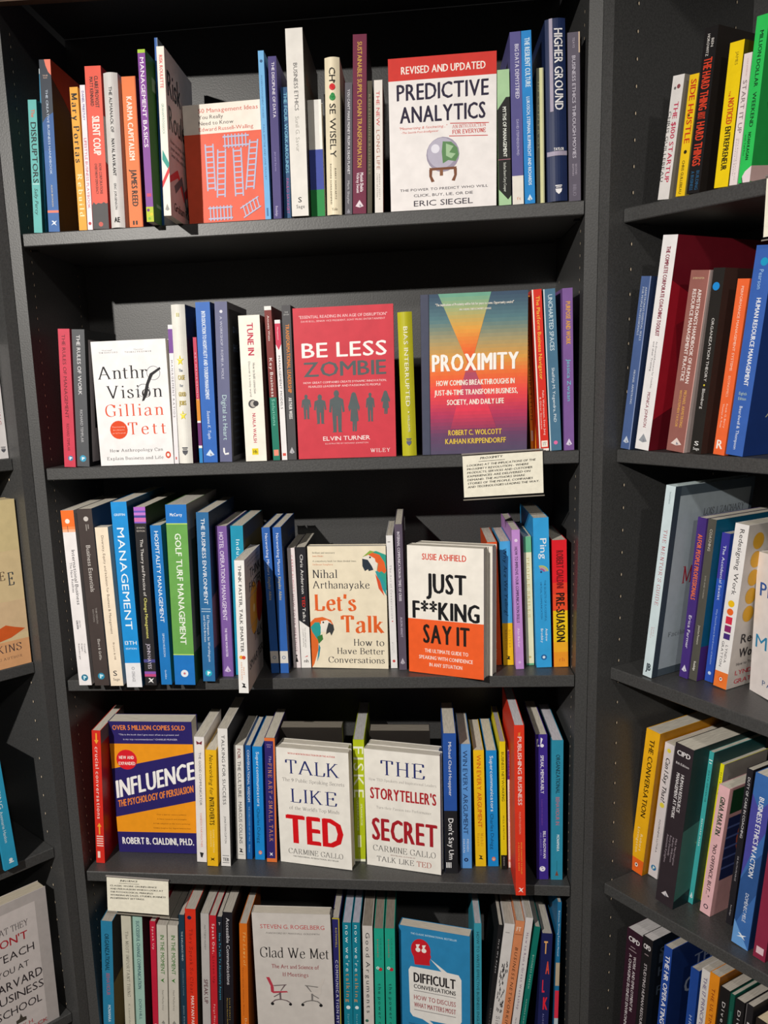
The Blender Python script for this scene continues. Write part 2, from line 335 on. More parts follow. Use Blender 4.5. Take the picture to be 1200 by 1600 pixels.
# ---------------------------------------------------------------- the bookcases and the room
D, FLOOR, TOPZ, UW = .25, -1.5, .640, .0175
TS = .018
def bookcase(name, label, bay, x0, x1, xs0, xs1, hole_sides, top_z=None, yf=0):
    root = thing(name, label, 'bookcase', None)
    f = lambda x, y, z: bay.W(x, y, z)
    top_z = top_z or TOPZ
    for a, b in ((x0-UW, x0), (x1, x1+UW)):
        bevbox('side_panel', a, b, yf, D+.008, FLOOR, top_z+TS, FLOOR, top_z+TS, f, LAM, root)
    bevbox('back_panel', x0, x1, D, D+.006, FLOOR+.08, top_z+.03, FLOOR+.08, top_z+.03, f, LAM, root)
    fl, fr = (.626, .606) if bay is MAIN else (top_z-.02, top_z-.02)
    fa, fb = (x0-UW+(.022 if bay is RB else 0), x1+UW-(.022 if bay is LB else 0))
    if bay is MAIN: fa, fb = x0-UW, x1+UW
    bevbox('fascia', fa, fb, min(yf, 0)-.019, min(yf, 0)-.001, fl, fl+.14, fr, fr+.16, f, LAM, root)
    bevbox('fascia_edge', x0, x1, min(yf, 0)-.018, min(yf, 0)-.002, fl-.0012, fl-.0002, fr-.0012, fr-.0002, f, mat('5a4432', 'matt'), root)
    bevbox('top_board', x0, x1, .0, D, top_z+.03, top_z+.03+TS, top_z+.03, top_z+.03+TS, f, LAM, root)
    bevbox('plinth', x0, x1, .03, .048, FLOOR, FLOOR+.08, FLOOR, FLOOR+.08, f, LAM, root)
    bevbox('shelf', x0+.0005, x1-.0005, 0, D, FLOOR+.08, FLOOR+.098, FLOOR+.08, FLOOR+.098, f, LAM, root)
    for a in bay.sh:
        zl = a[1]+(a[3]-a[1])*(xs0-a[0])/(a[2]-a[0]); zr = a[1]+(a[3]-a[1])*(xs1-a[0])/(a[2]-a[0])
        sh = bevbox('shelf', xs0, xs1, 0.0005, D-.0005, zl-TS, zl, zr-TS, zr, f, LAM, root)
        for xa, zz, q in ((xs0, zl, -1), (xs1, zr, 1)):      # the metal pins that carry the shelf
            for y in (.035, .205):
                vs, fs = [], []; box(vs, fs, min(xa+q*.002, xa-q*.007), max(xa+q*.002, xa-q*.007), y-.004, y+.004, zz-TS-.003, zz-TS-.0003, f)
                mesh('shelf_support', vs, fs, mat('2b2b2b', 'matt'), sh)
    # drilled pin holes down both inner faces: a flat black disc painted for the shade inside, and the bare chipboard lip
    for xw, sgn, pitch in hole_sides:
        va, fa, vb, fb = [], [], [], []
        for y in (.030+yf*.5, .212):
            z = -1.35
            while z < top_z-.03:
                for rr, (vv, ff), dx, dz in ((.0026, (va, fa), .00010, 0), (.0016, (vb, fb), .00016, 0)):
                    b = len(vv); n = 10
                    for k in range(n):
                        aa = 2*math.pi*k/n
                        yy = rr*math.cos(aa) if rr > .002 else .0008+.7*rr*math.cos(aa)
                        vv.append(f(xw+sgn*dx, y+yy, z+(rr if rr > .002 else .0021)*math.sin(aa)))
                    ff.append(tuple(range(b, b+n)))
                z += pitch
        o = mesh('pin_holes', va, fa, mat('060606', 'hole'), root); o['kind'] = 'stuff'
        o = mesh('pin_hole_edges', vb, fb, mat('e0cdb2', 'hole'), root); o['kind'] = 'stuff'
    return root
XL, XR = -.0036, .7815
bookcase('bookcase', 'dark grey laminate bookcase in the middle, facing the camera', MAIN, XL, XR, .0, .7800, ((XL, 1, .016), (XR, -1, .016)))
pr = RB.L(V((XR+UW, 0, 0)))
pr.x += .0008
bookcase('bookcase', 'dark grey laminate bookcase on the right, turned at an angle towards the camera', RB, pr.x+UW, pr.x+UW+.80, max(.0, pr.x+UW+.001), pr.x+UW+.799, ((pr.x+UW, 1, .0325),), .66, pr.y)
pl = LB.L(V((XL-UW, 0, 0)))
pl.x -= .0008
bookcase('bookcase', 'dark grey laminate bookcase on the left, of which only the right edge shows', LB, pl.x-UW-.80, pl.x-UW, pl.x-UW-.799, pl.x-UW-.0015, ((pl.x-UW, -1, .0325),), .66, pl.y)
def setting(name, vs, fs, m):
    o = mesh(name, vs, fs, m); o['kind'] = 'structure'; return o
def slab(name, x0, x1, y0, y1, z0, z1, m):
    vs, fs = [], []; box(vs, fs, x0, x1, y0, y1, z0, z1); return setting(name, vs, fs, m)
slab('floor', -3, 4, -4, 1.6, FLOOR-.05, FLOOR, mat('6b5c4c', 'matt'))
slab('wall_back', -3, 4, 1.5, 1.6, FLOOR, 1.6, mat('2a2a2c', 'matt'))

# ---------------------------------------------------------------- little marks that publishers put at the foot of a spine
def drop(c, v=.955, u=.5, s=.3):   # a folded drop
    return [('#', [(u, v-.024*s/.3), (u+s, v+.012*s/.3), (u, v+.02*s/.3), (u-s, v+.012*s/.3)], c, 'm'), ('#', [(u, v-.002), (u+s*.5, v+.012), (u, v+.016)], '8a8a96', 'm')]
def disc(c, c2, v=.955, u=.5, r=.3): return [('@', u, v, r, c), ('#', [(u-.1, v+.012), (u-.1, v-.012), (u+.14, v-.007), (u+.14, v), (u+.0, v+.003), (u, v+.012)], c2, 'm')]
def bird(v=.95, u=.5, r=.22, flag='o'): return [('@', u, v, r, 'e8662a', flag), ('@', u, v+.001, r*.55, 'f4efe6', flag), ('@', u, v, r*.28, '1c1c1c', flag)]
def shield(c, v=.94, u=.5, s=.25): return [(None, u-s, u+s, v-.03, v-.024, c), (None, u-s*.8, u+s*.8, v-.02, v-.015, c), ('#', [(u-s, v-.01), (u+s, v-.01), (u+s*.8, v+.008), (u, v+.022), (u-s*.8, v+.008)], c, 'm')]
def runner(c, v=.95, u=.5): return [('#', [(u-.25, v+.016), (u-.02, v), (u-.2, v-.01), (u-.05, v-.012), (u+.05, v-.004), (u+.3, v-.012), (u+.12, v+.003), (u+.26, v+.018), (u+.02, v+.008)], c, 'm')]

# ================================================================ middle bookcase, top shelf
GROUP = 'books on the top shelf of the middle bookcase'
b = MAIN
bk(b, 0, 53.5, 67.2, (43.3, 157), '5fb3b0', 'short slim teal paperback about disruptors, first at the left of the top shelf', [
 ('The', .3, .75, .07, .13, 'e05a3a', 'b'), ('DISRUPTORS', .2, .86, .165, .62, '16181c', 'B'), (None, .1, .9, .625, .63, 'd8f0ee'), ('Sally Percy', .3, .7, .66, .86, '16181c', 'i')], rcol='357a80')
bk(b, 0, 70, 73, (60.8, 108), '1f7fa5', 'thin turquoise paperback squeezed beside the short teal one', [(None, 0, 1, 0, .03, 'dfe9ec'), (None, .2, .8, .5, .9, '3a9cc0')], s=.016, w=.13)
bk(b, 0, 76.5, 94.6, (60.8, 94.3), '2d3542', 'navy and blue paperback with a salmon curve at its top and a salmon stripe below', [
 (None, 0, 1, .38, 1, '3a68a8'), ('#', [(0, .52), (0, .36), (.3, .33), (1, .3), (1, .52)], '36609c'), ('#', [(.45, 0), (1, 0), (1, .09), (.75, .07), (.55, .035)], 'f0806a'), ('THE CREATIVE BUSINESS HANDBOOK', .42, .62, .17, .66, 'c9d6e6', 'n'),
 ('TAYLOR', .25, .7, .086, .095, 'e0bfae', 'h'), ('EDGAR', .3, .65, .1, .107, 'e0bfae', 'h'), ('ALICIA BRONSON', .44, .58, .72, .85, 'd8c8a0'), (None, 0, 1, .872, .886, 'f0806a')]+runner('e8eef6', .945)
 +[('#', [(0, 0), (1, 0), (1, .42), (.6, .3), (.25, .17), (0, .1)], '9c3a22', 'r'), ('C', .5, .66, .28, .33, 'c2a57c', 'r'), ('B', .5, .66, .5, .55, 'c2a57c', 'r'), ('H', .5, .66, .75, .8, 'c2a57c', 'r')], rcol='4a3a32', w=.16)
bk(b, 0, 124, 137, (108.5, 137), 'eda52a', 'amber yellow paperback with a black serif name down its spine', [
 ('Mary Portas', .16, .86, .04, .52, '15110a', 'sb'), ('Rebuild', .25, .8, .6, .9, 'f6e6b4', 'sb')], w=.12)
bk(b, 0, 137.4, 145.6, (124.5, 133.6), 'f1e6ec', 'narrow pale pink paperback beside the amber yellow one', [
 ('DANIEL PRIESTLEY', .3, .75, .04, .24, '3a4a9a', 'b'), ('LIFESTYLE BUSINESS PLAYBOOK', .25, .8, .36, .85, 'c02a5a', 'b'), ('@', .5, .955, .3, 'c0404a')], w=.13)
bk(b, 0, 146.2, 172, (132, 104.8), 'e4523c', 'bright red paperback with a charcoal foot, SILENT COUP in white', [
 ('SILENT COUP', .3, .78, .3, .54, 'f4efe8', 'B'), ('CLAIRE PROVOST', .56, .8, .06, .25, '2a1512', 'b'), ('MATT KENNARD', .26, .48, .065, .24, '2a1512', 'b'), ('HOW CORPORATIONS', .56, .74, .59, .78, '3a1a15'), ('OVERTHREW DEMOCRACY', .3, .46, .59, .78, '3a1a15'),
 ('#', [(0, .85), (.1, .83), (.25, .845), (.4, .835), (.6, .84), (.75, .83), (.9, .84), (1, .835), (1, 1), (0, 1)], '4c4a4c'), ('@', .5, .97, .14, 'c85a50'),
 ('#', [(0, .3), (.5, .28), (1, .3), (1, .6), (.6, .55), (.3, .62), (0, .58)], 'd9d0cc', 'r')], rcol='b83a34')
bk(b, 0, 174.7, 197.3, (161.3, 116), 'd6d3d0', 'white rounded hardback with thin grey lettering, left part of the top shelf', [
 ('THE ALMANACK OF', .4, .62, .09, .38, '4a4a4c'), ('NAVAL RAVIKANT', .4, .62, .42, .66, '4a4a4c', 'b'), ('ERIC JORGENSON', .42, .58, .71, .88, '7a7a7c'), ('AE', .3, .7, .93, .965, '222222', 'hb')], hard=2)
bk(b, 0, 203, 225.4, (189.5, 120.8), 'e87632', 'orange paperback with white and black capitals, KARMA CAPITALISM', [
 ('KARMA CAPITALISM', .28, .68, .13, .55, 'f6e9dc', 'B'), ('JAMES REED', .3, .74, .61, .86, '1a120c', 'B'), ('II', .25, .6, .955, .985, '1a120c', 'hB'), (None, .92, 1, 0, 1, 'c85a20')], rcol='3a2620')
bk(b, 0, 229.6, 241.4, (214.7, 78), '7a3192', 'purple paperback with lime green ends, MANAGEMENT BASICS', [
 ('MANAGEMENT BASICS', .25, .8, .045, .56, 'f3ecf4', 'B'), (None, 0, 1, 0, .02, 'a6c834'), (None, 0, 1, .91, 1, 'b6c428'), ('@', .3, .93, .2, '6a2a7a'), ('@', .7, .955, .2, 'e0c82a'), ('@', .4, .98, .18, '7ab030'), (None, .2, .8, .83, .85, 'c2406a'),
 (None, .15, .6, .12, .2, '7f9a78', 'r'), (None, .1, .5, .88, .9, '7f9a78', 'r')], yb=347, rcol='3c6a2a', w=.17)
bk(b, 0, 253.3, 258, (241, 59.5), '2f62ad', 'tall thin royal blue paperback behind the white roulette one', [(None, .8, 1, 0, 1, '8fa4c4')], s=.012, rcol='8d8e94', w=.19)
bk(b, 0, 256.5, 268.5, (244.2, 73.3), 'eee5da', 'cream paperback with red and teal zigzags standing forward, risk and roulette', [
 ('RISK ROULETTE', .3, .75, .05, .24, 'd8323a', 'b'), ('GRAHAM ROGGOCK', .35, .65, .33, .51, '6aa79a'), ('#', [(.2, .6), (1, .68), (1, .73), (.1, .66)], '2f9c8e'), ('#', [(0, .79), (1, .7), (1, .74), (0, .83)], 'd8323a'), *drop('9a9a92', .95),
 ('Risk', .06, .52, .11, .27, '17181c', 'rb'), ('Roulette', .06, .98, .32, .47, '17181c', 'rb'), ('How to stop luck from ruling', .08, .95, .52, .545, '3a3a3c', 'r'), ('your work and your world', .08, .9, .56, .585, '3a3a3c', 'r'), ('beat the odds every time', .1, .9, .60, .625, '3a3a3c', 'r'),
 ('#', [(0, .76), (.3, .68), (.5, .8), (.7, .72), (.85, .84), (1, .8), (1, .85), (.85, .9), (.7, .78), (.5, .86), (.3, .73), (0, .8)], 'c83038', 'r'), ('#', [(.15, .8), (.45, .7), (.6, .88), (.8, .78), (1, .92), (1, .96), (.8, .83), (.6, .93), (.42, .76), (.2, .84)], '4a5a60', 'r'),
 ('Graham Roggock', .12, .97, .9, .955, '17181c', 'rb')], yb=337.5, rcol='cbb9b4', w=.145)
fo(b, 0, 296.5, 415, 166, 'e2583a', 'small orange paperback facing out with drawings of pale ladders', [
 (None, 0, 1, 0, .245, 'efe6da', 'r'), ('50 Management Ideas', .2, .97, .035, .072, 'c8432f', 'r'), ('You Really', .2, .52, .09, .123, '26242a', 'r'), ('Need to Know', .2, .65, .14, .173, '26242a', 'r'), ('Edward Russell-Walling', .2, .9, .19, .223, 'c8432f', 'r')]
 + sum([[('#', [(x0, y0), (x0+.018, y0), (x1+.018, y1), (x1, y1)], 'b6bcd8', 'r'), ('#', [(x0+.1, y0), (x0+.118, y0), (x1+.118, y1), (x1+.1, y1)], 'b6bcd8', 'r')]
   + [(None, x0+(x1-x0)*(k+.5)/9, x0+(x1-x0)*(k+.5)/9+.11, y0+(y1-y0)*(k+.5)/9-.006, y0+(y1-y0)*(k+.5)/9+.006, 'b6bcd8', 'r') for k in range(9)] for x0, y0, x1, y1 in ((.26, .33, .26, .72), (.42, .38, .38, .78), (.62, .38, .62, .78), (.84, .32, .76, .73))], [])
 + [(None, .5, .84, .275, .288, 'b6bcd8', 'r'), (None, .5, .84, .35, .363, 'b6bcd8', 'r')]+[(None, .52+.045*k, .535+.045*k, .262, .375, 'b6bcd8', 'r') for k in range(7)]
 + [(None, .26, .58, .86, .873, 'b6bcd8', 'r'), (None, .26, .58, .95, .963, 'b6bcd8', 'r')]+[(None, .28+.045*k, .295+.045*k, .85, .975, 'b6bcd8', 'r') for k in range(7)]
 + [('#', [(.68, .88), (.92, .79), (.925, .8), (.685, .89)], 'b6bcd8', 'r'), ('#', [(.72, .96), (.95, .87), (.955, .88), (.725, .97)], 'b6bcd8', 'r')]+[('#', [(.71+.045*k, .86-.016*k), (.725+.045*k, .86-.016*k), (.76+.045*k, .95-.016*k), (.745+.045*k, .95-.016*k)], 'b6bcd8', 'r') for k in range(5)],
 t=.015, s=(.016, .012))
bk(b, 0, 414.8, 424, (402.8, 79.8), '6fb0e2', 'sky blue slim paperback right of the ladder cover', [
 ('MODERN MANAGEMENT THEORIES', .3, .6, .14, .39, '3f74a6', 'i'), ('PAUL SMYTHE AND JANE TRACEY', .3, .6, .43, .76, '3f74a6', 'b'), ('@', .5, .06, .25, '35608a'), (None, .3, .6, .93, .98, '3f74a6')], w=.15)
bk(b, 0, 427.6, 440.8, (418.5, 88.8), '443a78', 'deep violet paperback, THE DISCIPLINE OF DATA', [
 ('THE DISCIPLINE OF DATA', .4, .75, .035, .37, 'ece8f2', 'b'), ('Jerald Savin', .4, .6, .58, .7, 'a89fd0'), ('Routledge', .3, .6, .92, .985, 'c8c0e0')], w=.15)
bk(b, 0, 444.5, 455.5, (438.5, 137), '1f4f7c', 'dark blue paperback with pale title letters, half hidden by the tall white book', [
 ('THE FOUR WORKAROUNDS', .4, .9, .04, .64, '7fc4dc', 'b'), ('PAULO SAVAGET', .45, .85, .68, .95, 'b04a8a')], s=.02, w=.13)
bk(b, 0, 456.5, 484, (445.4, 45.3), 'e4e0da', 'tallest book of the top shelf, thick plain white paperback on business ethics', [
 ('BUSINESS ETHICS', .4, .64, .18, .43, '3a3a3e'), ('Sunil G. Savur', .4, .64, .46, .65, 'a9a7a0', ''), ('S', .4, .62, .895, .925, '2a2a2c', 'hB'), ('Sage', .28, .78, .937, .957, '2a2a2c', 'h'),
 ('BUSINESS', .15, .8, .2, .26, '7a4a3a', 'r'), ('#', [(.1, .5), (.9, .45), (.9, .9), (.1, .88)], '4a3530', 'r')], yb=337.8, rcol='55504c', w=.185)
fo(b, 0, 487, 508, 157, 'dcdad6', 'cover with white, blue and green bands, deep between the tall white and the cream books', [
 (None, 0, 1, .415, .755, '3a4aa0', 'r'), (None, 0, 1, .755, 1, '1f8a44', 'r'), (None, .8, .97, 0, .415, 'efece6', 'r')], t=.018, s=(.018, .018), spine='dcdad6')
bk(b, 0, 511.5, 535.5, (507, 92), 'e9ddc0', 'cream rounded hardback with a red apple and a green pear for its two Os', [
 ('CH', .3, .72, .065, .15, '1c1a18', 'b'), ('SE WISELY', .3, .72, .29, .63, '1c1a18', 'b'), ('@', .5, .185, .2, 'd4262c'), ('#', [(.55, .155), (.7, .145), (.62, .165)], '3a2a1a'), ('@', .5, .25, .2, '2f8f4a'), ('@', .52, .235, .13, '2f8f4a'),
 ('BARRY SCHWARTZ', .58, .68, .7, .9, '6a6254'), ('RICHARD SCHULDENFREI', .26, .36, .67, .93, '6a6254'), ('Yale', .33, .72, .955, .972, '8a806a', 'hs')], hard=2)
bk(b, 0, 539.2, 550.9, (539, 130), '58565e', 'narrow grey paperback with small white capitals beside the maroon spine', [
 ("YOU CAN'T MAKE MONEY FROM A DEAD PLANET", .35, .7, .05, .69, 'e0dfe4', 'b'), ('Mark Shayler', .35, .65, .74, .92, 'c4c3c8')]+drop('8a8a92', .975, s=.25))
bk(b, 0, 551.4, 573.5, (551.3, 55), '6e1f3e', 'tall maroon paperback with gold title capitals', [
 ('SUSTAINABLE SUPPLY CHAIN TRANSFORMATION', .34, .68, .04, .735, 'd9b04a'), ('Manish Shukla', .55, .8, .765, .875, 'f1e6ec', 'b'), ('Vichray Swami', .28, .5, .765, .88, 'f1e6ec', 'b')]+drop('e6d6de', .945), rcol='3a1424')
bk(b, 0, 574, 581.6, (574, 127), '4c4738', 'very thin dark olive paperback right of the maroon one', [('REDESIGNING BUSINESS', .3, .7, .1, .7, '8a8468')])
bk(b, 0, 585.9, 599.4, (584.3, 126), 'e6e0da', 'white paperback with red and brown title capitals, THE NEW LONG LIFE', [
 ('THE NEW', .25, .68, .08, .34, 'c8303a', 'b'), ('LONG LIFE', .25, .68, .37, .67, 'a86a54', ''), ('ANDREW J. SCOTT &', .52, .66, .7, .9, '6a6460'), ('LYNDA GRATTON', .24, .38, .7, .88, '6a6460')], rcol='8a4a3c')
PA = [(None, 0, 1, 0, .145, 'd2342c', 'r'), ('PREDICTIVE', .075, .93, .165, .275, '241c38', 'rb', .0), ('REVISED AND UPDATED', .12, .9, .055, .105, 'f6eee6', 'rb'), ('ANALYTICS', .1, .9, .31, .42, '241c38', 'rb'),
 ('"Mesmerizing & fascinating..."', .09, .54, .445, .463, 'd2584c', 'ri'), ('-The Seattle Post-Intelligencer', .11, .46, .475, .489, 'd2584c', 'ri'), ('AN INTRODUCTION', .59, .9, .452, .475, 'c83430', 'rs'), ('FOR EVERYONE', .59, .9, .485, .512, 'c83430', 'rsb'),
 ('#', [(.57, .438), (.93, .45), (.93, .455), (.57, .443)], 'c83430', 'r'), ('#', [(.56, .52), (.92, .532), (.92, .537), (.56, .525)], 'c83430', 'r'),
 ('@', .5, .64, .155, '9c94a8', 'rm'), ('@', .49, .63, .135, 'b9b4c6', 'rm'), ('#', [(.5, .555), (.58, .56), (.635, .6), (.65, .65), (.62, .69), (.55, .68), (.5, .7), (.49, .62)], '5f8a5a', 'r'), ('#', [(.53, .57), (.6, .59), (.56, .63), (.62, .64), (.58, .67), (.53, .65)], 'a4c49c', 'r'), ('@', .43, .6, .04, 'e4e2ee', 'r'),
 ('#', [(.37, .725), (.63, .725), (.62, .742), (.38, .742)], '7a4c34', 'r'), ('#', [(.37, .735), (.4, .735), (.395, .78), (.42, .815), (.39, .82), (.37, .78)], '7a4c34', 'r'), ('#', [(.6, .735), (.63, .735), (.63, .78), (.61, .82), (.58, .815), (.605, .78)], '7a4c34', 'r'), (None, .47, .5, .74, .78, '8a5c40', 'r'),
 ('THE POWER TO PREDICT WHO WILL', .09, .92, .855, .872, '3a3440', 'rb'), ('CLICK, BUY, LIE, OR DIE', .22, .78, .893, .912, '3a3440', 'rb'), ('ERIC SIEGEL', .22, .78, .935, .975, '3a3440', 'r')]
fo(b, 0, 611, 775.5, 93, 'eee9e8', 'large white paperback facing out with red top band and a crystal ball on a stand', PA, t=.02, s=(.002, .002))
bk(b, 0, 780, 800.2, (776, 110), 'a9cda0', 'pale green and black short paperback on the myths of management', [
 ('#', [(0, .29), (.7, .2), (1, .2), (1, .93), (.75, .96), (0, .88)], '1f201e'), ('MYTHS OF MANAGEMENT', .42, .72, .27, .64, 'eef2ea', 'b'), (None, 0, 1, .655, .66, 'a86a7a'), ('Stefan Stern Cary Cooper', .42, .64, .68, .9, 'd8dcd4')])
bk(b, 0, 801.2, 819.5, (796.3, 50.8), '57538e', 'tall dusty violet paperback with a white foot, BIG DATA DEMYSTIFIED', [
 ('BIG DATA DEMYSTIFIED', .42, .78, .07, .38, 'd9d6ea', 'b'), ('DAVID STEPHENSON PHD', .45, .68, .5, .71, 'bcb8da'), (None, 0, 1, .83, 1, 'e8e2da'), ('ft', .4, .75, .955, .975, 'd08a6a', 'h')], w=.16)
bk(b, 0, 820.4, 837.3, (813.3, 49), '1f86cf', 'tall bright blue paperback right of the dusty violet one, THE RESILIENT CULTURE', [
 ('THE RESILIENT CULTURE', .35, .85, .04, .32, 'd6ecfa', 'b'), ('LUKOSCH, STEPHAN, RUPPRECHT AND RICHARDS', .4, .72, .375, .89, 'e6f2fa', 'b')]+drop('cfe6f6', .965, s=.25), w=.16)
bk(b, 0, 838, 844.5, (838.4, 107), '3c3f33', 'thin dark olive paperback leaning behind the navy hardback', [('IN CONTROL', .3, .7, .1, .6, '7a7c60')], s=.01, w=.13)
bk(b, 0, 844.8, 851.5, (842.5, 106.6), 'd9d7a4', 'thin pale yellow paperback beside the navy hardback', [(None, .7, 1, 0, 1, 'a8a88a')], s=.008, w=.13)
bk(b, 0, 856, 888.6, (851, 32.4), '1d2b52', 'thick navy hardback with large white capitals, HIGHER GROUND', [
 ('HIGHER GROUND', .42, .86, .055, .495, 'f0eef0', 'b'), (None, .18, .34, 0, .5, 'a59cb0'), (None, 0, 1, .72, .745, 'a59cb0'), ('TAYLOR', .32, .84, .7, .717, 'f0eef0', 'hb')]+shield('f0eef0', .94, .54, .17), hard=2, s=.003)
bk(b, 0, 889.2, 908.6, (886.8, 51.6), '5d5766', 'grey violet paperback at the right end of the top shelf', [
 ('BUSINESS ETHICS THROUGH MOVIES', .35, .65, .135, .74, 'cfcad8'), ('TEAYS', .4, .58, .03, .09, 'b0a8b8'), ('SECOND', .55, .7, .775, .84, 'b0a8b8'), ('EDITION', .3, .45, .775, .845, 'b0a8b8'), ('BIBLIO', .35, .65, .9, .97, '8a8494'), (None, .9, 1, 0, .12, 'e0c4a8')], w=.16)

# ================================================================ middle bookcase, second shelf
GROUP = 'books on the second shelf of the middle bookcase'
bk(b, 1, 101, 119.6, (90.3, 515), 'cc4055', 'crimson paperback at the left end of the second shelf, THE RULES OF MANAGEMENT', [
 ('THE RULES OF MANAGEMENT', .3, .6, .04, .64, '5a1a24', 'b'), ('RICHARD TEMPLAR', .35, .58, .68, .88, '7a2a34')]+disc('3f7fa8', 'dfeaf2', .935, .58, .22))
bk(b, 1, 121, 141.2, (112, 516), '54565a', 'slate grey paperback beside the crimson one, THE RULES OF WORK', [
 ('THE RULES OF WORK', .34, .64, .04, .47, 'e4e4e6', ''), ('RICHARD TEMPLAR', .4, .62, .58, .82, 'b8b8bc')]+disc('3f9cc0', 'dfeaf2', .94, .5, .26)+[(None, .1, 1, .07, .97, 'b9b0b2', 'r'), (None, .22, 1, .27, .72, '191919', 'r')], rcol='191a1c', w=.14)
AV = [('Anthr', .06, .72, .2, .3, '15131a', 'rs'), ('Vision', .16, .9, .355, .455, '15131a', 'rs'), ('Gillian', .12, .9, .505, .6, 'dd4f28', 'rs'), ('Tett', .41, .92, .655, .75, 'dd4f28', 'rs'),
 ('"Profound"', .14, .28, .068, .078, '3a3a3e', 'rs'), ('TIM HARFORD', .1, .35, .085, .096, '3a3a3e', 'rs'), ('"Terrific"', .57, .7, .07, .08, '3a3a3e', 'rs'), ('THOMAS FRIEDMAN', .45, .8, .087, .098, '3a3a3e', 'rs'),
 ('@', .285, .71, .12, 'de4a1e', 'r'), ('Fascinating', .2, .37, .68, .69, 'f6d8c8', 'r'), ('brilliant', .21, .36, .705, .715, 'f6d8c8', 'r'), ('profound', .2, .37, .73, .74, 'f6d8c8', 'r'),
 ('How Anthropology Can', .14, .86, .865, .89, '2a282c', 'rs'), ('Explain Business and Life', .09, .86, .93, .955, '2a282c', 'rs'), ('@', .93, .925, .036, 'd4472a', 'ro'), ('@', .93, .925, .018, 'f4efe6', 'ro')]
def ring(u, v, r, c, w=.006, asp=.62):
    n = 18; return [('#', [(u+r*math.cos(a*math.pi*2/n), v+r*asp*math.sin(a*math.pi*2/n)) for a in (k, k+1)]+[(u+(r+w)*math.cos(a*math.pi*2/n), v+(r+w)*asp*math.sin(a*math.pi*2/n)) for a in (k+1, k)], c, 'r') for k in range(n)]
AV += ring(.81, .265, .085, '7a7c86')+ring(.66, .4, .08, '7a7c86')+[('#', [(.9, .22), (.91, .235), (.8, .28), (.74, .35), (.71, .43), (.66, .48), (.63, .485), (.66, .43), (.7, .35), (.76, .27)], '15131a', 'r')]
fo(b, 1, 158.3, 272, 535, 'efedee', 'white paperback facing out with black and orange serif title on anthropology', AV, t=.02, s=(.004, .004))
bk(b, 1, 273, 280, (262, 508), 'e9e6ea', 'thin white paperback with a purple top beside the anthropology cover', [
 (None, 0, 1, .03, .2, '7a4a9a'), ('MANAGEMENT RATIOS', .3, .75, .25, .66, '4a4a52'), (None, .3, .6, .95, .97, 'c85a50')], w=.15)
bk(b, 1, 281, 303.2, (267, 477), 'e9e7e0', 'ivory rounded hardback with gold stars, on the case for good jobs', [
 ('The', .36, .64, .395, .415, '8a94a4', 'h'), ('CASE', .28, .76, .435, .465, 'c4b05a', 'hb'), ('for', .38, .62, .49, .51, '8a94a4', 'h'), ('GOOD', .26, .78, .54, .57, 'c4b05a', 'hb'), ('JOBS', .26, .76, .595, .625, 'c4b05a', 'hb'),
 ('#', [(.5, .31), (.56, .335), (.75, .335), (.6, .35), (.66, .372), (.5, .36), (.34, .372), (.4, .35), (.25, .335), (.44, .335)], 'ecd93a', 'm'), ('#', [(.5, .66), (.56, .68), (.75, .68), (.6, .695), (.66, .715), (.5, .705), (.34, .715), (.4, .695), (.25, .68), (.44, .68)], 'ecd93a', 'm'), ('II', .4, .6, .05, .075, 'dcd59a', 'h')]+shield('4a4c54', .925, .5, .2), hard=2, rcol='2c3350')
bk(b, 1, 312, 317.6, (301.2, 527.5), 'c23a58', 'thin paperback banded crimson, orange and violet beside the blue hospitality book', [
 (None, 0, 1, .485, .66, 'd98a2a'), (None, 0, 1, .66, .675, 'f0f0f0'), (None, 0, 1, .675, .86, '6a2a6a'), (None, 0, 1, .86, .88, 'f0f0f0'), (None, 0, 1, .88, 1, '2a84c4'), ('KEY MANAGEMENT', .3, .7, .12, .5, 'e8b8c4')], w=.15)
bk(b, 1, 318.5, 341.6, (305, 473), '2f68bd', 'tall blue paperback on hospitality and tourism, second shelf', [
 ('INTRODUCTION TO HOSPITALITY AND TOURISM MANAGEMENT', .38, .66, .055, .6, 'dde8f6', 'b'), ('Suzanne K. Tople', .42, .64, .67, .85, 'dde8f6', 'i')]+drop('cfe0f4', .94), rcol='1c3e74')
bk(b, 1, 344, 364, (335, 472.3), '65688a', 'grey blue paperback with a pale drawn title, Digital at Heart', [
 ('Digital at Heart', .36, .74, .575, .86, 'bcd8da', ''), ('A WORKSHOP / ROMEI A. MOLE', .38, .58, .09, .475, 'c4c6d8'), ('@', .5, .06, .12, 'dedfe8'), ('#', [(.3, .91), (.42, .91), (.45, .945), (.75, .94), (.75, .952), (.42, .955), (.3, .935)], 'f2f0f0', 'm'),
 (None, .08, 1, .04, .97, '17171c', 'r'), ('DIGITAL', .25, .9, .14, .18, '4a5a7a', 'r'), ('HEART', .25, .9, .25, .3, '4a5a7a', 'r')]+[(None, .15, .9, .4+.045*k, .415+.045*k, '22262f', 'r') for k in range(12)], rcol='64636a', w=.15)
bk(b, 1, 384.6, 419, (371.9, 493.8), 'f2eee2', 'thick cream paperback with red TUNE IN and a yellow square at the foot', [
 ('TUNE IN', .38, .68, .05, .27, 'c02a4a', 'B'), ('How to build connection', .56, .68, .32, .53, '5a5a5c'), ('Discover it a noisy world', .36, .46, .31, .55, '5a5a5c'), ('@', .46, .6, .2, '4a4a4c'), ('@', .5, .6, .15, 'b8b4ac'), ('@', .62, .598, .13, '3a3a3c'), ('NUALA WALSH', .42, .58, .665, .87, 'c02a4a', 'b'), (None, .32, .62, .91, .955, 'ead31e'), ('Hh', .38, .56, .92, .945, '3a3418', 'h')], rcol='8a7a76', s=.0)
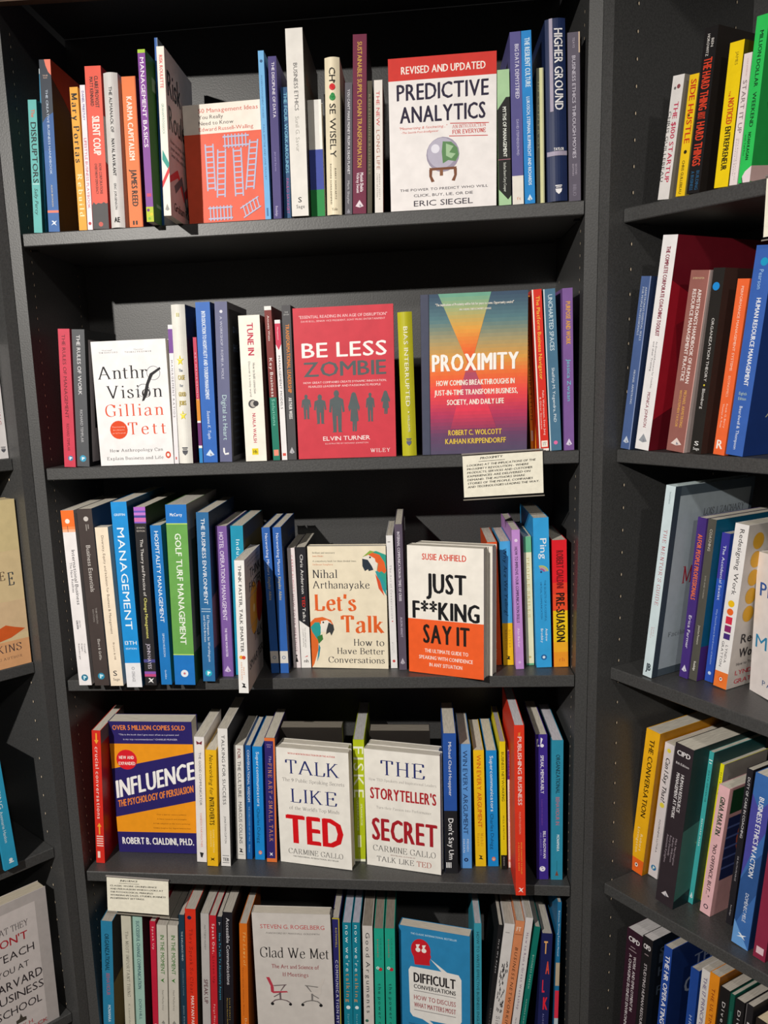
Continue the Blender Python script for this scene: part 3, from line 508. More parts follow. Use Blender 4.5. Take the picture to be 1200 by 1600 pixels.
bk(b, 1, 427.2, 438.4, (412.5, 479), '7c2f2c', 'brown red and green paperback with a white top, on key business solutions', [
 (None, 0, 1, 0, .025, 'efebe8'), (None, 0, 1, .585, 1, '1f7a66'), ('Antonio Weiss', .35, .65, .06, .22, 'f0e4e0', 'b'), ('Key Business', .3, .75, .33, .58, 'f4eeea', 'b'), ('Solutions', .3, .75, .595, .77, '8fd0bc', 'b'), (None, .15, .85, .93, .97, 'e8907a')], w=.15)
bk(b, 1, 440.8, 449.6, (428.8, 500.4), 'ece9ea', 'white paperback with a pink pennant at its top, MANAGEMENT MODELS', [
 ('#', [(0, .025), (1, .025), (1, .17), (.5, .21), (0, .17)], 'cf3a58'), ('Management', .4, .62, .05, .14, 'f6dfe4'), ('MANAGEMENT MODELS', .3, .72, .25, .63, '3a3a40'), (None, .2, .8, .95, .97, 'd8584a')], w=.15)
bk(b, 1, 450.3, 464.4, (439.8, 477.5), '4e4d50', 'dark grey paperback with orange capitals left of the red zombie cover', [
 ('TRANSFORMATIONAL LEADERSHIP', .35, .78, .12, .56, 'e08a3a', 'b'), ('ARTHUR WEISS', .35, .75, .59, .73, 'e4e2e0', 'b'), ('THE', .3, .7, .04, .048, 'c8c8c8', 'h'), ('EDITION', .2, .8, .055, .063, 'c8c8c8', 'h')]+drop('b8b8bc', .94), rcol='222224', w=.15)
def man(u, v, h, w, c='566062'):
    q = lambda x, y: (u+x*w, v+y*h)
    return [('@', u, v+.06*h, .17*w, c, 'ro'), ('#', [q(-.1, .1), q(.1, .1), q(.16, .15), q(.42, .2), q(.5, .5), q(.36, .52), q(.3, .32), q(.3, .55), q(.26, .97), q(.34, 1), q(.06, 1), q(.03, .6), q(-.03, .6), q(-.06, 1), q(-.34, 1), q(-.26, .97), q(-.3, .55), q(-.3, .32), q(-.36, .52), q(-.5, .5), q(-.42, .2), q(-.16, .15)], c, 'r')]
def woman(u, v, h, w, c='566062'):
    q = lambda x, y: (u+x*w, v+y*h)
    return [('@', u, v+.07*h, .2*w, c, 'ro'), ('#', [q(-.22, .08), q(.22, .08), q(.3, .2), q(.46, .38), q(.38, .48), q(.26, .4), q(.34, .72), q(.2, .74), q(.16, .98), q(.02, 1), q(.02, .76), q(-.04, 1), q(-.16, .98), q(-.14, .74), q(-.32, .72), q(-.24, .4), q(-.38, .48), q(-.46, .36), q(-.3, .2)], c, 'r')]
ZB = [('"ESSENTIAL READING IN AN AGE OF DISRUPTION"', .06, .94, .05, .07, 'f4c6c8', 'rb'), ('DAVE BULL, SENIOR VICE PRESIDENT, SONY MUSIC ENTERTAINMENT', .08, .92, .082, .094, 'f4c6c8', 'r'),
 ('BE LESS', .075, .93, .225, .325, 'f8f2f0', 'B'+'r'), ('ZOMBIE', .085, .92, .35, .45, '566062', 'Br'), ('HOW GREAT COMPANIES CREATE DYNAMIC INNOVATION,', .08, .92, .482, .496, 'f6d4d4', 'rb'), ('FEARLESS LEADERSHIP AND PASSIONATE PEOPLE', .13, .86, .508, .522, 'f6d4d4', 'rb'),
 ('ELVIN TURNER', .26, .74, .85, .88, 'f8f2f0', 'rb'), ('ILLUSTRATED BY RICHARD JOHNSTON', .28, .72, .895, .905, 'f4c6c8', 'r'), ('WILEY', .74, .94, .942, .967, 'f8f2f0', 'rs')]
for a in ((.1, .57, .16, .1), (.24, .575, .19, .13)): ZB += man(*a)
ZB += man(.41, .55, .275, .16)+woman(.585, .565, .26, .13)+man(.75, .57, .19, .09)+woman(.905, .565, .15, .1)
fo(b, 1, 467, 619, 483, 'cf3f4c', 'coral red paperback facing out with a row of grey people silhouettes', ZB, t=.02, s=(.002, .002))
bk(b, 1, 629.2, 652.5, (620.8, 488.7), 'b9b526', 'mustard green rounded hardback between the two big covers, BIAS INTERRUPTED', [
 ('BIAS INTERRUPTED', .38, .68, .1, .65, 'f4f2dc', 'b'), ('WILLIAMS', .46, .62, .71, .83, 'e8e6c4'), ('@', .54, .69, .05, 'f4f2dc')]+shield('5a5a7a', .905, .48, .18), hard=2)
def lerp(a, b, t): return ''.join('%02x' % int(int(a[i:i+2], 16)*(1-t)+int(b[i:i+2], 16)*t) for i in (0, 2, 4))
def ramp(st, t):
    for (a, ca), (c, cc) in zip(st, st[1:]):
        if t <= c: return lerp(ca, cc, (t-a)/(c-a))
    return st[-1][1]
PX = []
bgst = [(0, '3c5068'), (.16, '5a7f86'), (.28, 'a79a72'), (.4, 'e0a04c'), (.5, 'f0703a'), (.62, 'ee4a4e'), (.75, 'b83a60'), (.88, '6a4668'), (1, '57506a')]
xst = [(0, '6aa894'), (.1, 'a8b07a'), (.22, 'e8a448'), (.36, 'f06a34'), (.45, 'd8503c'), (.5, 'b0506a'), (.6, 'd04a62'), (.72, 'e84058'), (.84, '9a3e60'), (1, '57506a')]
N_ = 44
for k in range(N_):
    v0, v1 = k/N_, (k+1)/N_; vm = (v0+v1)/2
    PX.append((None, 0, 1, v0, v1, ramp(bgst, vm), 'r'))
for k in range(38):
    v0, v1 = .0+.84*k/38, .84*(k+1)/38; vm = (v0+v1)/2
    def ed(v):
        if v < .42: return .165+.27*v/.42, .66-.18*v/.42
        return .435-.1*(v-.42)/.42*0+.0, .48+.23*(v-.42)/.42
    l0, r0 = ed(v0); l1, r1 = ed(v1)
    if vm > .42: l0 = .44-.12*(v0-.42)/.3; l1 = .44-.12*(v1-.42)/.3
    l0, l1 = max(l0, .07), max(l1, .07)
    PX.append(('#', [(l0, v0), (r0, v0), (r1, v1), (l1, v1)], ramp(xst, vm), 'r'))
PX += [(None, 0, .07, 0, 1, '4a4e62', 'r'), (None, .07, .078, 0, 1, '34384a', 'r'), ('PROXIMITY', .1, .92, .365, .475, 'fbf6f0', 'Br'), ('"The implications of Proximity will be felt for years to come. Opportunity awaits!"', .14, .87, .058, .074, 'e8e4dc', 'rb'), ('-HAL VARIAN, CHIEF ECONOMIST, GOOGLE', .36, .66, .093, .105, 'e8e4dc', 'rb'),
 ('HOW COMING BREAKTHROUGHS IN', .14, .88, .53, .565, 'fbf0e4', 'rb'), ('JUST-IN-TIME TRANSFORM BUSINESS,', .12, .91, .59, .625, 'fbf0e4', 'rb'), ('SOCIETY, AND DAILY LIFE', .24, .78, .652, .687, 'fbf0e4', 'rb'), ('ROBERT C. WOLCOTT', .25, .76, .845, .88, 'e8c84e', 'rb'), ('KAIHAN KRIPPENDORFF', .22, .8, .9, .935, 'e8c84e', 'rb')]
fo(b, 1, 660.5, 823, 462, '57506a', 'large sunset coloured hardback facing out with a wide X of light, PROXIMITY', PX, t=.022, s=(.002, .004), hard=1)
bk(b, 1, 829.6, 838.8, (818.6, 463), 'd78a1e', 'ochre orange paperback leaning beside the red platform book', [
 ('THE END OF COMPETITION', .2, .6, .1, .8, '5a3208'), (None, .15, .55, .87, .94, 'cfc8bc')], s=.03, w=.14)
bk(b, 1, 843, 858.6, (830.8, 453.3), 'da3226', 'red paperback with a white edge and yellow title, on a platform business navigator', [
 ('The Platform Business Navigator', .4, .78, .04, .55, 'f3cc4a', 'b'), (None, 0, .14, 0, 1, 'f3ece6'), ('Felix Wortmann, Sven Jung', .58, .78, .62, .9, 'f6dcd4', 'b'), ('& Oliver Gassmann', .28, .46, .66, .86, 'f6dcd4', 'b'), (None, .25, .9, .935, .975, 'f3ece0'), ('IT', .4, .75, .945, .965, '3a3a3a', 'hs'), (None, 0, 1, .985, 1, 'f3ece6')], w=.16)
bk(b, 1, 859.6, 878.6, (848.7, 452.6), '4b7490', 'steel blue paperback with a pink mark at its foot, UNCHARTED SPACES', [
 ('UNCHARTED SPACES', .38, .76, .035, .375, 'dcebf2', ''), ('Shelfaly M. Yogendra, PhD', .44, .68, .48, .82, 'e4eef4', ''), ('@', .52, .95, .17, 'e870a8'), (None, 0, .1, 0, 1, 'cfdbe0')], w=.16)
bk(b, 1, 881.6, 898, (878.6, 451), '7d5a9a', 'violet paperback at the right end of the second shelf', [
 ('PURPOSE AND WORK', .32, .78, .08, .34, 'e0a63c', 'b'), ('Jessica Zwaan', .38, .76, .43, .69, '6cc4d0', '')]+drop('e0d6ec', .95), w=.16)

# ================================================================ middle bookcase, third shelf
GROUP = 'books on the third shelf of the middle bookcase'
bk(b, 2, 124.2, 144.6, (94.5, 798.3), 'e9e5e6', 'white paperback with an orange top end, first at the left of the third shelf', [
 (None, 0, 1, 0, .09, 'f0702a'), (None, 0, 1, .09, .105, 'f08a50'), (None, 0, 1, .105, .12, 'f2b08a'), ('International Business', .52, .8, .22, .53, '3a3a40'), ('The New Realities', .26, .46, .29, .46, '5a5a60'), ('GLOBAL EDITION', .3, .45, .62, .67, '6a6a70'), ('SIXTH', .5, .64, .62, .66, '6a6a70'),
 ('Cavusgil', .72, .84, .755, .81, '4a4a50'), ('Knight', .5, .62, .755, .8, '4a4a50'), ('Riesenberger', .26, .38, .755, .85, '4a4a50'), ('@', .45, .06, .18, 'f6e8dc'), (None, .4, .44, .085, .12, '7a4a3a')]+disc('1f6f90', 'bfe4f0', .955, .5, .27), yb=1071)
bk(b, 2, 148.6, 172.5, (119.5, 796), '453c3a', 'dark brown paperback second from the left on the third shelf, Business Essentials', [
 ('Business Essentials', .38, .68, .2, .46, 'c8c2be', ''), ('THIRTEENTH', .56, .68, .55, .64, '9a9490'), ('EDITION', .36, .46, .56, .63, '9a9490'), ('Ebert & Griffin', .5, .68, .73, .85, 'c8c2be'), ('@', .56, .055, .16, 'c8c2be'), (None, .5, .56, .085, .12, '9a9490'), (None, .64, .7, .085, .11, '9a9490')]+disc('2a86a8', 'bfe4f0', .945, .5, .23), yb=1071.5, rcol='3c4a60')
bk(b, 2, 173.5, 194.2, (148, 824.8), 'efdfc8', 'cream paperback with small brown title on diversity, equity and inclusion', [
 ('Diversity, Equity and Inclusion for Business & Management', .42, .62, .05, .665, '5a4a40'), ('Bryant & Hill', .5, .64, .72, .83, '6a5a50'), ('S', .28, .6, .9, .935, '3a3a40', 'hB'), ('Sage', .24, .76, .948, .965, '3a3a40', 'h')], yb=1072, w=.026)
bk(b, 2, 198.8, 224, (172.5, 785), '1f8fd8', 'bright blue textbook with MANAGEMENT in large white capitals and a white foot', [
 ('MANAGEMENT', .26, .72, .135, .68, 'eef6fb', 'b'), ('GRIFFIN', .15, .85, .06, .073, 'd8ecf8', 'hb'), ('13TH', .12, .88, .742, .764, 'eef6fb', 'h'), ('EDITION', .15, .85, .78, .79, 'd8ecf8', 'h'), (None, 0, 1, .865, 1, 'e6e6ea'), ('CENGAGE', .4, .6, .91, .97, '9a9aa0'), ('@', .5, .895, .1, '9a9aa0'), ('@', .5, .895, .06, 'e6e6ea')], yb=1074, rcol='164a70', w=.2)
bk(b, 2, 227.5, 246, (208.5, 793), '2c2a2c', 'black paperback striped violet and pink at its top, on change management', [
 (None, 0, 1, 0, .02, 'b06ac8'), (None, 0, 1, .02, .03, '6a5ab8'), (None, 0, 1, .03, .045, 'c07ad0'), (None, 0, 1, .045, .058, '4a4a9a'), (None, 0, 1, .058, .08, 'd070b0'), (None, 0, 1, .08, .088, '7a5ac0'),
 ('SEVENTH', .15, .85, .108, .117, 'c8c0b8', 'h'), ('EDITION', .15, .85, .125, .134, 'c8c0b8', 'h'), ('The Theory and Practice of', .38, .64, .175, .49, 'e6e2de', 'b'), ('Change Management', .38, .64, .5, .73, 'e2dc7a', 'b'), ('JOHN HAYES', .35, .68, .76, .905, 'c8c0d0'), (None, 0, 1, .85, .868, '4a4a8a'), (None, 0, 1, .92, .935, '8a5ab0'), (None, 0, 1, .935, .95, 'c04a80')]+runner('f0f0f0', .97), yb=1071)
bk(b, 2, 252.4, 269.8, (234.3, 821.6), '1f76bf', 'medium blue paperback left of the green golf book, HOSPITALITY MANAGEMENT', [
 ('HOSPITALITY MANAGEMENT', .34, .72, .035, .6, 'eef4fa', 'b'), ('SIMON HUDSON', .42, .62, .67, .82, 'cfe0f0'), ('Goodfellow', .42, .58, .905, .965, 'cfe0f0')], yb=1070, w=.17)
bk(b, 2, 273.8, 307.4, (258, 789.7), '6aa552', 'thick green textbook with blue ends, GOLF TURF MANAGEMENT', [
 (None, 0, 1, 0, .1, '1f74c4'), (None, 0, 1, .83, 1, '1f74c4'), (None, 0, 1, .1, .106, 'b8d86a'), (None, 0, 1, .824, .83, 'b8d86a'), ('McCarty', .2, .78, .045, .062, 'eef4fa', 'hb'), ('GOLF TURF MANAGEMENT', .38, .68, .155, .77, 'f0f4ec', 'b'), ('@', .5, .935, .18, 'e8eef4'), ('@', .5, .935, .06, 'c87a8a'),
 (None, 0, 1, .82, 1, '2a4a2c', 'r'), (None, 0, 1, 0, .14, '8d8a86', 'r'), (None, .1, .9, .2, .75, '3c4438', 'r')], yb=1070.5, rcol='6a6660', w=.2, pg='c9c4bb')
bk(b, 2, 317.8, 337.6, (306.2, 801.4), '2d6a9e', 'denim blue paperback right of the green golf book, THE BUSINESS ENVIRONMENT', [
 ('THE BUSINESS ENVIRONMENT', .36, .68, .035, .535, 'eef2f6', 'b'), ('Ed Thompson, Ian Worthington', .52, .72, .6, .88, 'dfe8f0'), ('and Chris Britton', .24, .42, .6, .76, 'dfe8f0'), (None, .1, .85, .56, .565, 'a8c0d4'), (None, .1, .85, .575, .58, 'a8c0d4')]+disc('2ab0c8', 'eaf8fa', .95, .48, .28)
 +[('#', [(0, .5), (.5, .45), (1, .5), (1, .85), (0, .8)], '6a4a5a', 'r'), ('BUSINESS', .3, .95, .06, .1, '4a5a7a', 'r')], yb=1065, rcol='1a2c46', w=.19)
bk(b, 2, 348.3, 366.2, (336.4, 822.7), '7a5a9e', 'purple paperback on hotel operations with white condensed capitals', [
 ('HOTEL OPERATIONS MANAGEMENT', .3, .68, .04, .62, 'e6dcf0', ''), ('THE TEHNS WORCESTER', .4, .6, .67, .865, 'e6dcf0', 'b'), (None, 0, .12, 0, 1, '5a3a7e')]+drop('cdb8de', .95), yb=1057.5, w=.17)
bk(b, 2, 369, 389, (359.7, 822.3), '1f93b4', 'teal book behind the white one that stands forward, its pages facing up', [
 ('Industrial Relations', .42, .72, .09, .6, 'e4f2f6', 'b'), (None, .1, .9, .1, .3, '7a6430', 'r')], yb=1055, rcol='6a5f50', w=.18)
TH = [('THINK FASTER, TALK SMARTER', .35, .68, .035, .685, '1a1a1c', 'B'), ('MATT', .5, .66, .8, .86, 'd8823a', ''), ('ABRAHAMS', .3, .44, .76, .9, 'd8823a', ''), ('@', .36, .725, .2, 'ecb23a'), ('@', .62, .727, .2, 'd8523a'), ('#', [(.3, .92), (.7, .93), (.6, .94), (.8, .96), (.3, .955), (.5, .94)], '1a1a1c', 'm'),
 ('THINK', .3, .98, .1, .175, '1a1a1c', 'rB'), ('FASTER', .25, .99, .2, .275, '1a1a1c', 'rB'), ('@', .5, .43, .25, 'c8902a', 'ro'), ('@', .85, .43, .2, 'b8382e', 'ro'), ('@', .5, .43, .05, 'dfc890', 'r'), ('TALK', .45, .98, .62, .69, '1a1a1c', 'rB'), ('SMARTER', .12, .99, .78, .85, '1a1a1c', 'rB'), (None, .15, .7, .31, .315, '8a7f7a', 'r'), (None, .15, .7, .54, .545, '8a7f7a', 'r'), ('HOW TO SPEAK SUCCESSFULLY', .15, .9, .03, .045, '6a5f5a', 'r'), ('WHEN YOU ARE ON THE SPOT', .15, .9, .06, .075, '6a5f5a', 'r')]
bk(b, 2, 373.6, 389.6, (365.8, 876.4), 'eeece9', 'short white paperback standing forward over the shelf edge, about thinking and talking', TH, yb=1083.4, rcol='b7acA6'.lower(), w=.13)
for xs, tp, lb in (((424.4, 437.6), (408.5, 824.8), 'left one of the two identical blue networking paperbacks'), ((438.6, 452.2), (425.6, 824.4), 'right one of the two identical blue networking paperbacks')):
    bk(b, 2, xs[0], xs[1], tp, '2f62b0', lb, [('Networking Matters', .36, .7, .04, .32, 'dfe8f6', 'b'), ('Kingsley Aikins', .36, .7, .33, .49, 'b8b48a', 'bi'), (None, 0, 1, .845, .93, 'd9d5cf'), ('@', .5, .89, .22, '7a8aa8'), ('@', .5, .89, .13, 'd9d5cf'),
     ('Networking', .45, .98, .06, .12, '34508a', 'r')], yb=1052, rcol='1a2a4c', w=.15)
bk(b, 2, 459, 471, (448.4, 856.7), 'eadfe0', 'pale pink paperback left of the black and white one', [
 ('CARRIE ALMOST', .45, .7, .06, .36, 'c86a7a', ''), ('HOW TO FIX MEETINGS', .35, .65, .38, .86, '7a3a52', ''), ('#', [(.3, .95), (.5, .9), (.7, .95)], '1a1a1c', 'm'), ('@', .5, .895, .12, '1a1a1c')], yb=1043.7, w=.13)
bk(b, 2, 471.4, 487.3, (461.6, 855.6), '26262b', 'black and white paperback left of the parrot cover', [
 ('#', [(0, .6), (1, .66), (1, 1), (0, 1)], 'efece8'), ('Chris Anderson', .4, .72, .06, .38, 'e8e6e4', 'b'), ('TED', .4, .72, .4, .49, 'd8302a', 'B'), ('Talks', .4, .72, .495, .61, 'e8e6e4', 'b'), ('The official TED guide', .5, .62, .66, .83, '6a6a6c'), ('to public speaking', .3, .42, .67, .82, '6a6a6c'), ('nh', .3, .75, .925, .955, '2a2a2c', 'hb'), ('#', [(.35, .91), (.7, .895), (.68, .905)], 'c8302a', 'm')], yb=1043.7, w=.135)
PAR1 = [('#', [(.72, .1), (.78, .05), (.88, .04), (1, .07), (1, .36), (.93, .28), (.88, .2), (.9, .12), (.8, .09)], '2fa08c', 'r'), ('#', [(.72, .09), (.8, .045), (.92, .07), (.98, .13), (1, .2), (.98, .22), (.94, .2), (.88, .22), (.9, .14), (.82, .1)], 'e2622c', 'r'), ('#', [(.7, .09), (.8, .035), (.86, .045), (.75, .075)], '8ab04a', 'r'),
 ('#', [(.7, .09), (.78, .07), (.86, .1), (.88, .16), (.84, .2), (.8, .16), (.74, .13)], 'eae4da', 'r'), ('#', [(.7, .1), (.77, .11), (.82, .16), (.84, .19), (.78, .2), (.77, .185), (.73, .2), (.7, .16)], '2a3440', 'r'), ('#', [(.86, .2), (.9, .2), (.98, .3), (1, .4), (.94, .34)], '2f9aa0', 'r'), ('#', [(.86, .22), (.92, .28), (.97, .4), (.9, .34)], 'd8502c', 'r'), ('@', .8, .09, .012, '1a1a1c', 'r')]
PAR2 = [('#', [(0, .62), (.06, .585), (.16, .575), (.27, .6), (.3, .64), (.2, .62), (.1, .64), (.1, .72), (.09, .85), (.03, .97), (0, 1)], 'e06a2c', 'r'), ('#', [(0, .66), (.06, .62), (.12, .62), (.14, .68), (.12, .74), (.08, .76), (.02, .7)], '2a9c98', 'r'), ('#', [(.14, .61), (.22, .6), (.28, .63), (.22, .66), (.2, .7), (.13, .7)], 'eae4da', 'r'),
 ('#', [(.24, .62), (.3, .64), (.31, .68), (.27, .73), (.25, .7), (.2, .72), (.21, .68)], '3a3c3e', 'r'), ('#', [(.08, .74), (.15, .72), (.16, .76), (.1, .8)], '3c7a3a', 'r'), ('#', [(.1, .8), (.12, .83), (.1, .9), (.07, .95)], '2f8aa0', 'r'), ('@', .17, .62, .012, '1a1a1c', 'r')]
LT = PAR1+PAR2+[("Let's", .06, .6, .39, .52, 'e2632a', 'rsb'), ('Talk', .4, .95, .565, .7, 'e2632a', 'rsb'), ('Nihal', .05, .37, .19, .255, '2b2c36', 'rs'), ('Arthanayake', .05, .78, .28, .34, '2b2c36', 'rs'), ('How to', .56, .95, .755, .81, '2b2c36', 'rs'), ('Have Better', .34, .95, .83, .88, '2b2c36', 'rs'), ('Conversations', .22, .95, .905, .955, '2b2c36', 'rs'),
 ('Brilliant and necessary', .06, .35, .045, .058, '6a6a60', 'rs'), ('James Rhodes', .06, .2, .072, .084, 'd87a4a', 'rs'), ('A compulsory book for these divided times', .06, .62, .112, .125, '6a6a60', 'rs'), ('Sathnam Sanghera', .06, .32, .14, .152, 'd87a4a', 'rs')]
fo(b, 2, (488, 1044), (607, 1045.4), 855, 'ece1c8', 'cream paperback facing out with two parrots, orange serif title on talking', LT, t=.018, s=None)
bk(b, 2, 611, 621.8, (603, 837.2), 'e9e7e6', 'thin white paperback with grey serif lettering right of the parrot cover', [
 ('The Art of Conversation', .36, .62, .22, .62, '6a6c72', 's'), ('@', .5, .64, .1, 'c83a3a'), (None, .2, .6, .045, .05, '5a5a5a'), ('Catherine', .5, .6, .8, .88, '8a8a8c'), ('Blyth', .3, .4, .8, .86, '8a8a8c'), ('@', .5, .945, .22, 'c84a4a')], yb=1044.3, w=.15)
bk(b, 2, 623.8, 636.4, (616, 819.7), '5c5263', 'tall grey violet paperback on communications between the two big covers', [
 ('INTERNAL COMMUNICATION IN TIMES OF CRISIS', .3, .64, .05, .52, 'dcd6e2', 'b'), ('ALISON ARNOT', .36, .66, .63, .77, 'b8b0c4', 'b')]+drop('b8b0bc', .94), yb=1047, w=.185)
JF = [(None, 0, 1, .57, 1, 'f0602a', 'r'), ('SUSIE ASHFIELD', .2, .78, .055, .105, 'd84a3a', 'rb'), ('JUST', .25, .78, .2, .36, '17171a', 'B'+'r'), ('F**KING', .06, .95, .42, .565, '17171a', 'Br'), ('SAY IT', .2, .82, .6, .755, '231a16', 'Br'),
 ('THE ULTIMATE GUIDE TO', .22, .8, .8, .83, 'f8e4da', 'rb'), ('SPEAKING WITH CONFIDENCE', .14, .86, .855, .885, 'f8e4da', 'rb'), ('IN ANY SITUATION', .28, .72, .91, .94, 'f8e4da', 'rb')]
JF = [e if e[0] != 'JUST' else e for e in JF]
fo(b, 2, (639.5, 1049.8), (756, 1063), 852.8, 'f0ebe2', 'white and orange paperback facing out, blunt black title JUST SAY IT with asterisks', JF, t=.020)
def behind(bay, row, bl, br, ytl, col, label, t, off, pg='d9d2c4', shift=0.0, els=(), ws=1.0):
    """another copy or book right behind one that faces out"""
    P = bay.floor(row, *bl); Q = bay.floor(row, *br); d = (Q-P); d.z = 0; ay = d.normalized(); w = d.length*ws
    ax = ay.cross(V((0, 0, 1))); o = P-ax*off+ay*shift; lo, hi = .05, .4
    for _ in range(30):
        m = (lo+hi)/2
        if proj(bay.W(*(P+V((0, 0, m)))))[1] > ytl: lo = m
        else: hi = m
    o = o-ax*t; o.z = max(bay.z(row, o.x), bay.z(row, Q.x))+.0003
    return make_book(mk_matrix(bay, o, ax, ay, V((0, 0, 1))), t, w, lo, col, label, els, GROUP, 0, None, pg)
behind(b, 2, (639.5, 1049.8), (756, 1063), 852.8, 'e9e4da', 'white paperback directly behind the orange and white facing one, edge showing at its right', .020, .0225, shift=.006)
bk(b, 2, 768.4, 785, (760.4, 847.9), 'e0531f', 'orange paperback partly in shadow right of the orange and white cover', [
 ('The Art of Explanation', .4, .72, .04, .62, 'f2c8a8', ''), ('Ros Atkins', .4, .6, .8, .95, 'f2c8a8')], yb=1039.7, w=.14)
bk(b, 2, 786.8, 803.6, (780.5, 846.6), '4aa6de', 'sky blue paperback with a yellow lower third, asking Why Are We Yelling?', [
 (None, 0, 1, .655, 1, 'edbf1e'), ('Why Are We Yelling?', .32, .66, .05, .59, '1a4a6a', 'i'), ('BUSTER', .6, .8, .71, .86, 'b08a2a', ''), ('BENSON', .24, .44, .71, .87, 'b08a2a', ''), ('#', [(.3, .92), (.7, .93), (.6, .94), (.7, .955), (.3, .95), (.5, .935)], '1a1a1c', 'm')], yb=1039.7, w=.135)
bk(b, 2, 806.3, 819.5, (799.2, 828.4), 'c28fd4', 'lilac paperback on communication skills with narrow black capitals', [
 ('HOW TO IMPROVE YOUR COMMUNICATION SKILLS', .3, .66, .12, .66, '3a2a4a', 'b'), ('Alan Barker', .34, .64, .7, .84, 'f0e2f6', 'b'), ('@', .5, .075, .2, 'e8d4f0'), ('@', .5, .95, .17, 'd8b8e4')], yb=1045.9, w=.17)
bk(b, 2, 822.8, 835.4, (817.5, 839), 'ece8c2', 'pale cream paperback with a green top end, spaced serif title', [
 (None, 0, 1, 0, .12, '6ab48a'), ('PEOPLE SKILLS', .34, .68, .16, .62, 'b8a468', 's'), (None, 0, 1, .985, 1, '6ab48a'), ('@', .5, .935, .16, 'c8b880')], yb=1039.7, w=.14)
bk(b, 2, 838.6, 863.6, (832.6, 810), '36a3e2', 'tall sky blue paperback with white Ping lettering and a rainbow signal', [
 ('Ping', .42, .86, .135, .27, 'f2f6fa', 'b'), ('THE SECRETS OF SUCCESSFUL', .62, .75, .41, .685, '1f5a8a'), ('VIRTUAL COMMUNICATION', .36, .48, .42, .67, '1f5a8a'), ('Andrew', .64, .8, .735, .82, 'f2f6fa', 'b'), ('Brodsky', .34, .5, .735, .83, 'f2f6fa', 'b'), ('@', .5, .93, .2, '2a6aa8'), ('@', .5, .93, .09, 'e2f0fa'),
 ('@', .45, .355, .07, '2a4a7a')]+sum([[('#', [(.45+rr*math.cos(a), .355-rr*.09*math.sin(a)) for a in (0.1, .4, .7, 1, 1.3, 1.6, 1.9)]+[(.45+(rr+.09)*math.cos(a), .355-(rr+.09)*.09*math.sin(a)) for a in (1.9, 1.6, 1.3, 1, .7, .4, .1)], c, 'm')] for rr, c in ((.15, 'b04a8a'), (.27, 'd8a08a'), (.39, 'c8c84a'))], []), yb=1043.4, rcol='2a7aa8', w=.17)
bk(b, 2, 865.6, 889.4, (862.2, 844.7), 'e2202c', 'red to yellow banded paperback at the right end of the third shelf', [
 (None, 0, 1, .33, .42, 'e6402a'), (None, 0, 1, .42, .55, 'ea4e2a'), (None, 0, 1, .55, .8, 'f2c81e'), (None, 0, 1, .8, .88, 'f4b02a'), (None, 0, 1, .88, 1, 'f09a2a'), ('ROBERT CIALDINI', .28, .78, .08, .375, '7a1418', 'b'), ('PRE-SUASION', .22, .84, .41, .8, '1c1410', 'Bb'), ('rh', .35, .75, .925, .955, 'c86a2a', 'hs')], yb=1042.5, w=.14)

# ================================================================ middle bookcase, fourth shelf
GROUP = 'books on the fourth shelf of the middle bookcase'
bk(b, 3, 150.8, 164.8, (143.2, 1142), 'd92f24', 'red paperback with yellow arrows at the left end of the fourth shelf', [
 ('crucial conversations', .3, .72, .12, .66, 'f6e4dc', 'b'), ('#', [(.42, .02), (.58, .02), (.58, .07), (.75, .07), (.5, .1), (.25, .07), (.42, .07)], 'f0a83a', 'm'), ('#', [(.42, .78), (.58, .78), (.58, .72), (.75, .72), (.5, .69), (.25, .72), (.42, .72)], 'f0a83a', 'm')]
 +[(None, .15, .9, .79+.018*k, .798+.018*k, 'f6d8cc') for k in range(5)]+[(None, .2, .5, .91, .96, 'f6d8cc')]+[(None, 0, 1, 0, .1, '7a6a66', 'r'), ('Cr', .35, .95, .22, .32, 'c85a4a', 'rs'), ('CON', .35, .95, .38, .42, 'b84a3a', 'r')], yb=1348.9, rcol='a81c1a', w=.12)
IN = [(None, 0, 1, 0, .165, '2b2367', 'r'), (None, 0, 1, .165, .99, 'ef9a1e', 'r'), ('#', [(0, .355), (1, .225), (1, .59), (0, .725)], '2b2367', 'r'), (None, 0, 1, .84, 1, '2b2367', 'r'), ('OVER 5 MILLION COPIES SOLD', .05, .92, .025, .062, 'f08a3a', 'rb'),
 ('"This is the book that I give most often as a present and', .12, .84, .09, .102, 'd8d4ec', 'r'), ('is my top recommendation."-CHARLIE MUNGER', .17, .82, .125, .137, 'd8d4ec', 'rb'), ('@', .19, .285, .125, 'dc1f2c', 'r'), ('NEW AND', .1, .28, .255, .28, 'fbeee6', 'rb'), ('EXPANDED', .09, .29, .3, .325, 'fbeee6', 'rb'),
 ('INFLUENCE', .03, 1.0, .44, .58, 'f6f4f2', 'Br', -.155), ('THE PSYCHOLOGY OF PERSUASION', .04, .97, .595, .65, 'f08a3a', 'rb', -.125), ('Over a quarter century evidence', .5, .86, .695, .705, '7a4a10', 'r'), ('A New research and examples', .5, .86, .73, .74, '7a4a10', 'r'), ('A Fully adapted on the story pathway', .45, .9, .765, .775, '7a4a10', 'r'), ('Online insights for digital interaction', .45, .9, .8, .81, '7a4a10', 'r'),
 ('ROBERT B. CIALDINI, PH.D.', .05, .93, .88, .935, 'f6f4f2', 'rb')]
fo(b, 3, (186.8, 1331), (313.5, 1335.4), 1127.5, '2b2367', 'thick navy and orange paperback facing out, New and Expanded in a red disc', IN, t=.036)
